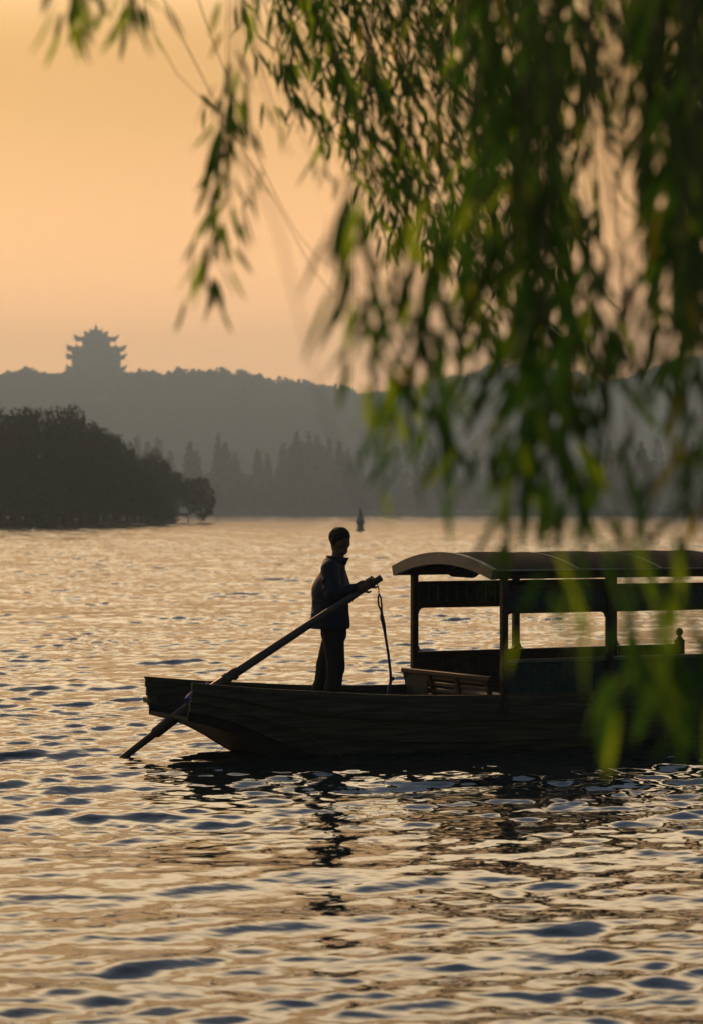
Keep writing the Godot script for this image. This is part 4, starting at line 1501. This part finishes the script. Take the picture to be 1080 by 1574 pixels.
	for k in 4: kinds.append(leaf_mesh([0.10, -0.16, 0.22, 0.02][k], [0.35, 0.15, 0.5, 0.25][k]))
	var spots := []      # [screen size, branch node, transform, kind, tone]
	for b in branches:
		var d: float = b[1]
		var world := []
		for p in b[0]: world.append(at(p[0], p[1], d))
		var cv := Curve3D.new()
		for i in world.size():
			var tan_: Vector3 = (world[min(i + 1, world.size() - 1)] - world[max(i - 1, 0)]) / 6.0
			cv.add_point(world[i], -tan_, tan_)
		var total := cv.get_baked_length()
		# lift the top end to its limb
		var pts := []
		var rad := []
		var lift: float = EYE + 787.0 / F * d + 0.75 - world[0].y
		var thick := 0.0022 if d > 8.0 else 0.0020
		if b[2] == 0.0: thick = 0.0014
		if lift > 0.05 and b[0][0][1] < 0:
			pts.append(world[0] + Vector3(-0.03, lift, 0) - root)
			rad.append(thick * 1.3)
		for i in 15:
			pts.append(cv.sample_baked(total * i / 14.0) - root)
			rad.append(thick * (1.15 - 0.7 * i / 14.0))
		s = Shape.new()
		s.tube(pts, rad, 5)
		var node := put("hanging_branch", s.done(), M.twig, t)
		var per_m: float = b[2] / (100.0 / F * d)
		var n := int(total * (1.0 - b[4]) * per_m)
		var yellow := r.randf()
		for i in n:
			var u: float = b[4] + (1.0 - b[4]) * (i + r.randf()) / n
			# leaves come in tufts with bare lengths between
			if clump.get_noise_2d(total * u * 9.0, d * 37.0 + world[0].x * 91.0) < (-0.02 if d > 8.5 else -0.17) and u < 0.93 and b[4] < 0.8: continue
			var pos := cv.sample_baked(total * u)
			var reach := pow(r.randf(), 1.6) * (0.06 if d > 8.5 else 0.085)
			var ahead := cv.sample_baked(minf(total, total * u + 0.05)) - cv.sample_baked(maxf(0.0, total * u - 0.05))
			var down := (ahead.normalized() * 0.6 + Vector3.DOWN * 0.55).normalized()
			var an := i * 2.4 + r.randf_range(-0.7, 0.7)
			var sidev := Vector3(cos(an), 0, sin(an))
			pos += (sidev * 0.8 + Vector3.DOWN * 0.6) * reach
			var ydir := -(down + sidev * r.randf_range(0.18, 0.75)).normalized()
			var zdir := (sidev + Vector3(r.randfn(), r.randfn(), r.randfn()) * 0.6)
			zdir = (zdir - ydir * zdir.dot(ydir)).normalized()
			var l: float = b[3] * r.randf_range(0.7, 1.2) * (1.0 - 0.25 * maxf(0.0, u - 0.9) * 10.0)
			var bs := Basis(ydir.cross(zdir), ydir, zdir).scaled(Vector3.ONE)
			bs = bs * Basis.from_scale(Vector3(l, l, l))
			var tone := r.randi_range(0, 1)
			var q := r.randf()
			if q < 0.26: tone = 3
			if q > (0.45 if b[4] > 0.8 else 0.66 if b[4] > 0.5 else 0.76) and yellow > 0.25: tone = 2
			if q > 0.985: tone = 4
			if b[4] > 0.8 and tone == 3: tone = 1
			if b[4] > 0.8 and tone == 4: tone = 2
			spots.append([l / d if pos.y < EYE + 787.0 / F * d and absf(pos.x) < 560.0 / F * d else 0.0, node, Transform3D(bs, pos - root), r.randi() % 4, tone])
	spots.sort_custom(func(a, b): return a[0] > b[0])
	print("willow leaves ", spots.size())
	var mass := []
	for k in 5:
		var st := SurfaceTool.new()
		st.begin(Mesh.PRIMITIVE_TRIANGLES)
		mass.append(st)
	for i in spots.size():
		var q: Array = spots[i]
		if i < 300:
			var o := put("leaf", kinds[q[3]], M.leaves[q[4]], q[1])
			o.transform = q[2]
		else:
			mass[q[4]].append_from(kinds[q[3]], 0, q[2])
	var all := ArrayMesh.new()
	for k in 5: mass[k].commit(all)
	var o := MeshInstance3D.new()
	o.name = "leaf_mass"
	o.mesh = all
	for k in 5: o.set_surface_override_material(k, M.leaves[k])
	t.add_child(o, true)
	o.set_meta("kind", "stuff")

# ------------------------------------------------------------------
func _ready() -> void:
	rng.seed = 1
	light_and_camera()
	materials()
	print("materials ", Time.get_ticks_msec())
	lake()
	print("lake ", Time.get_ticks_msec())
	quay()
	far_shore()
	far_haze()
	broad_variants()
	island()
	print("land ", Time.get_ticks_msec())
	tower()
	stupa(553, 817, 36.5, "small gourd-shaped stone lantern standing alone in open water past the boatman")
	stupa(838, 812.5, 33.0, "small stone lantern in the lake half hidden behind willow leaves")
	boat()
	oar()
	boatman()
	print("boat ", Time.get_ticks_msec())
	willow()
	print("done ", Time.get_ticks_msec())
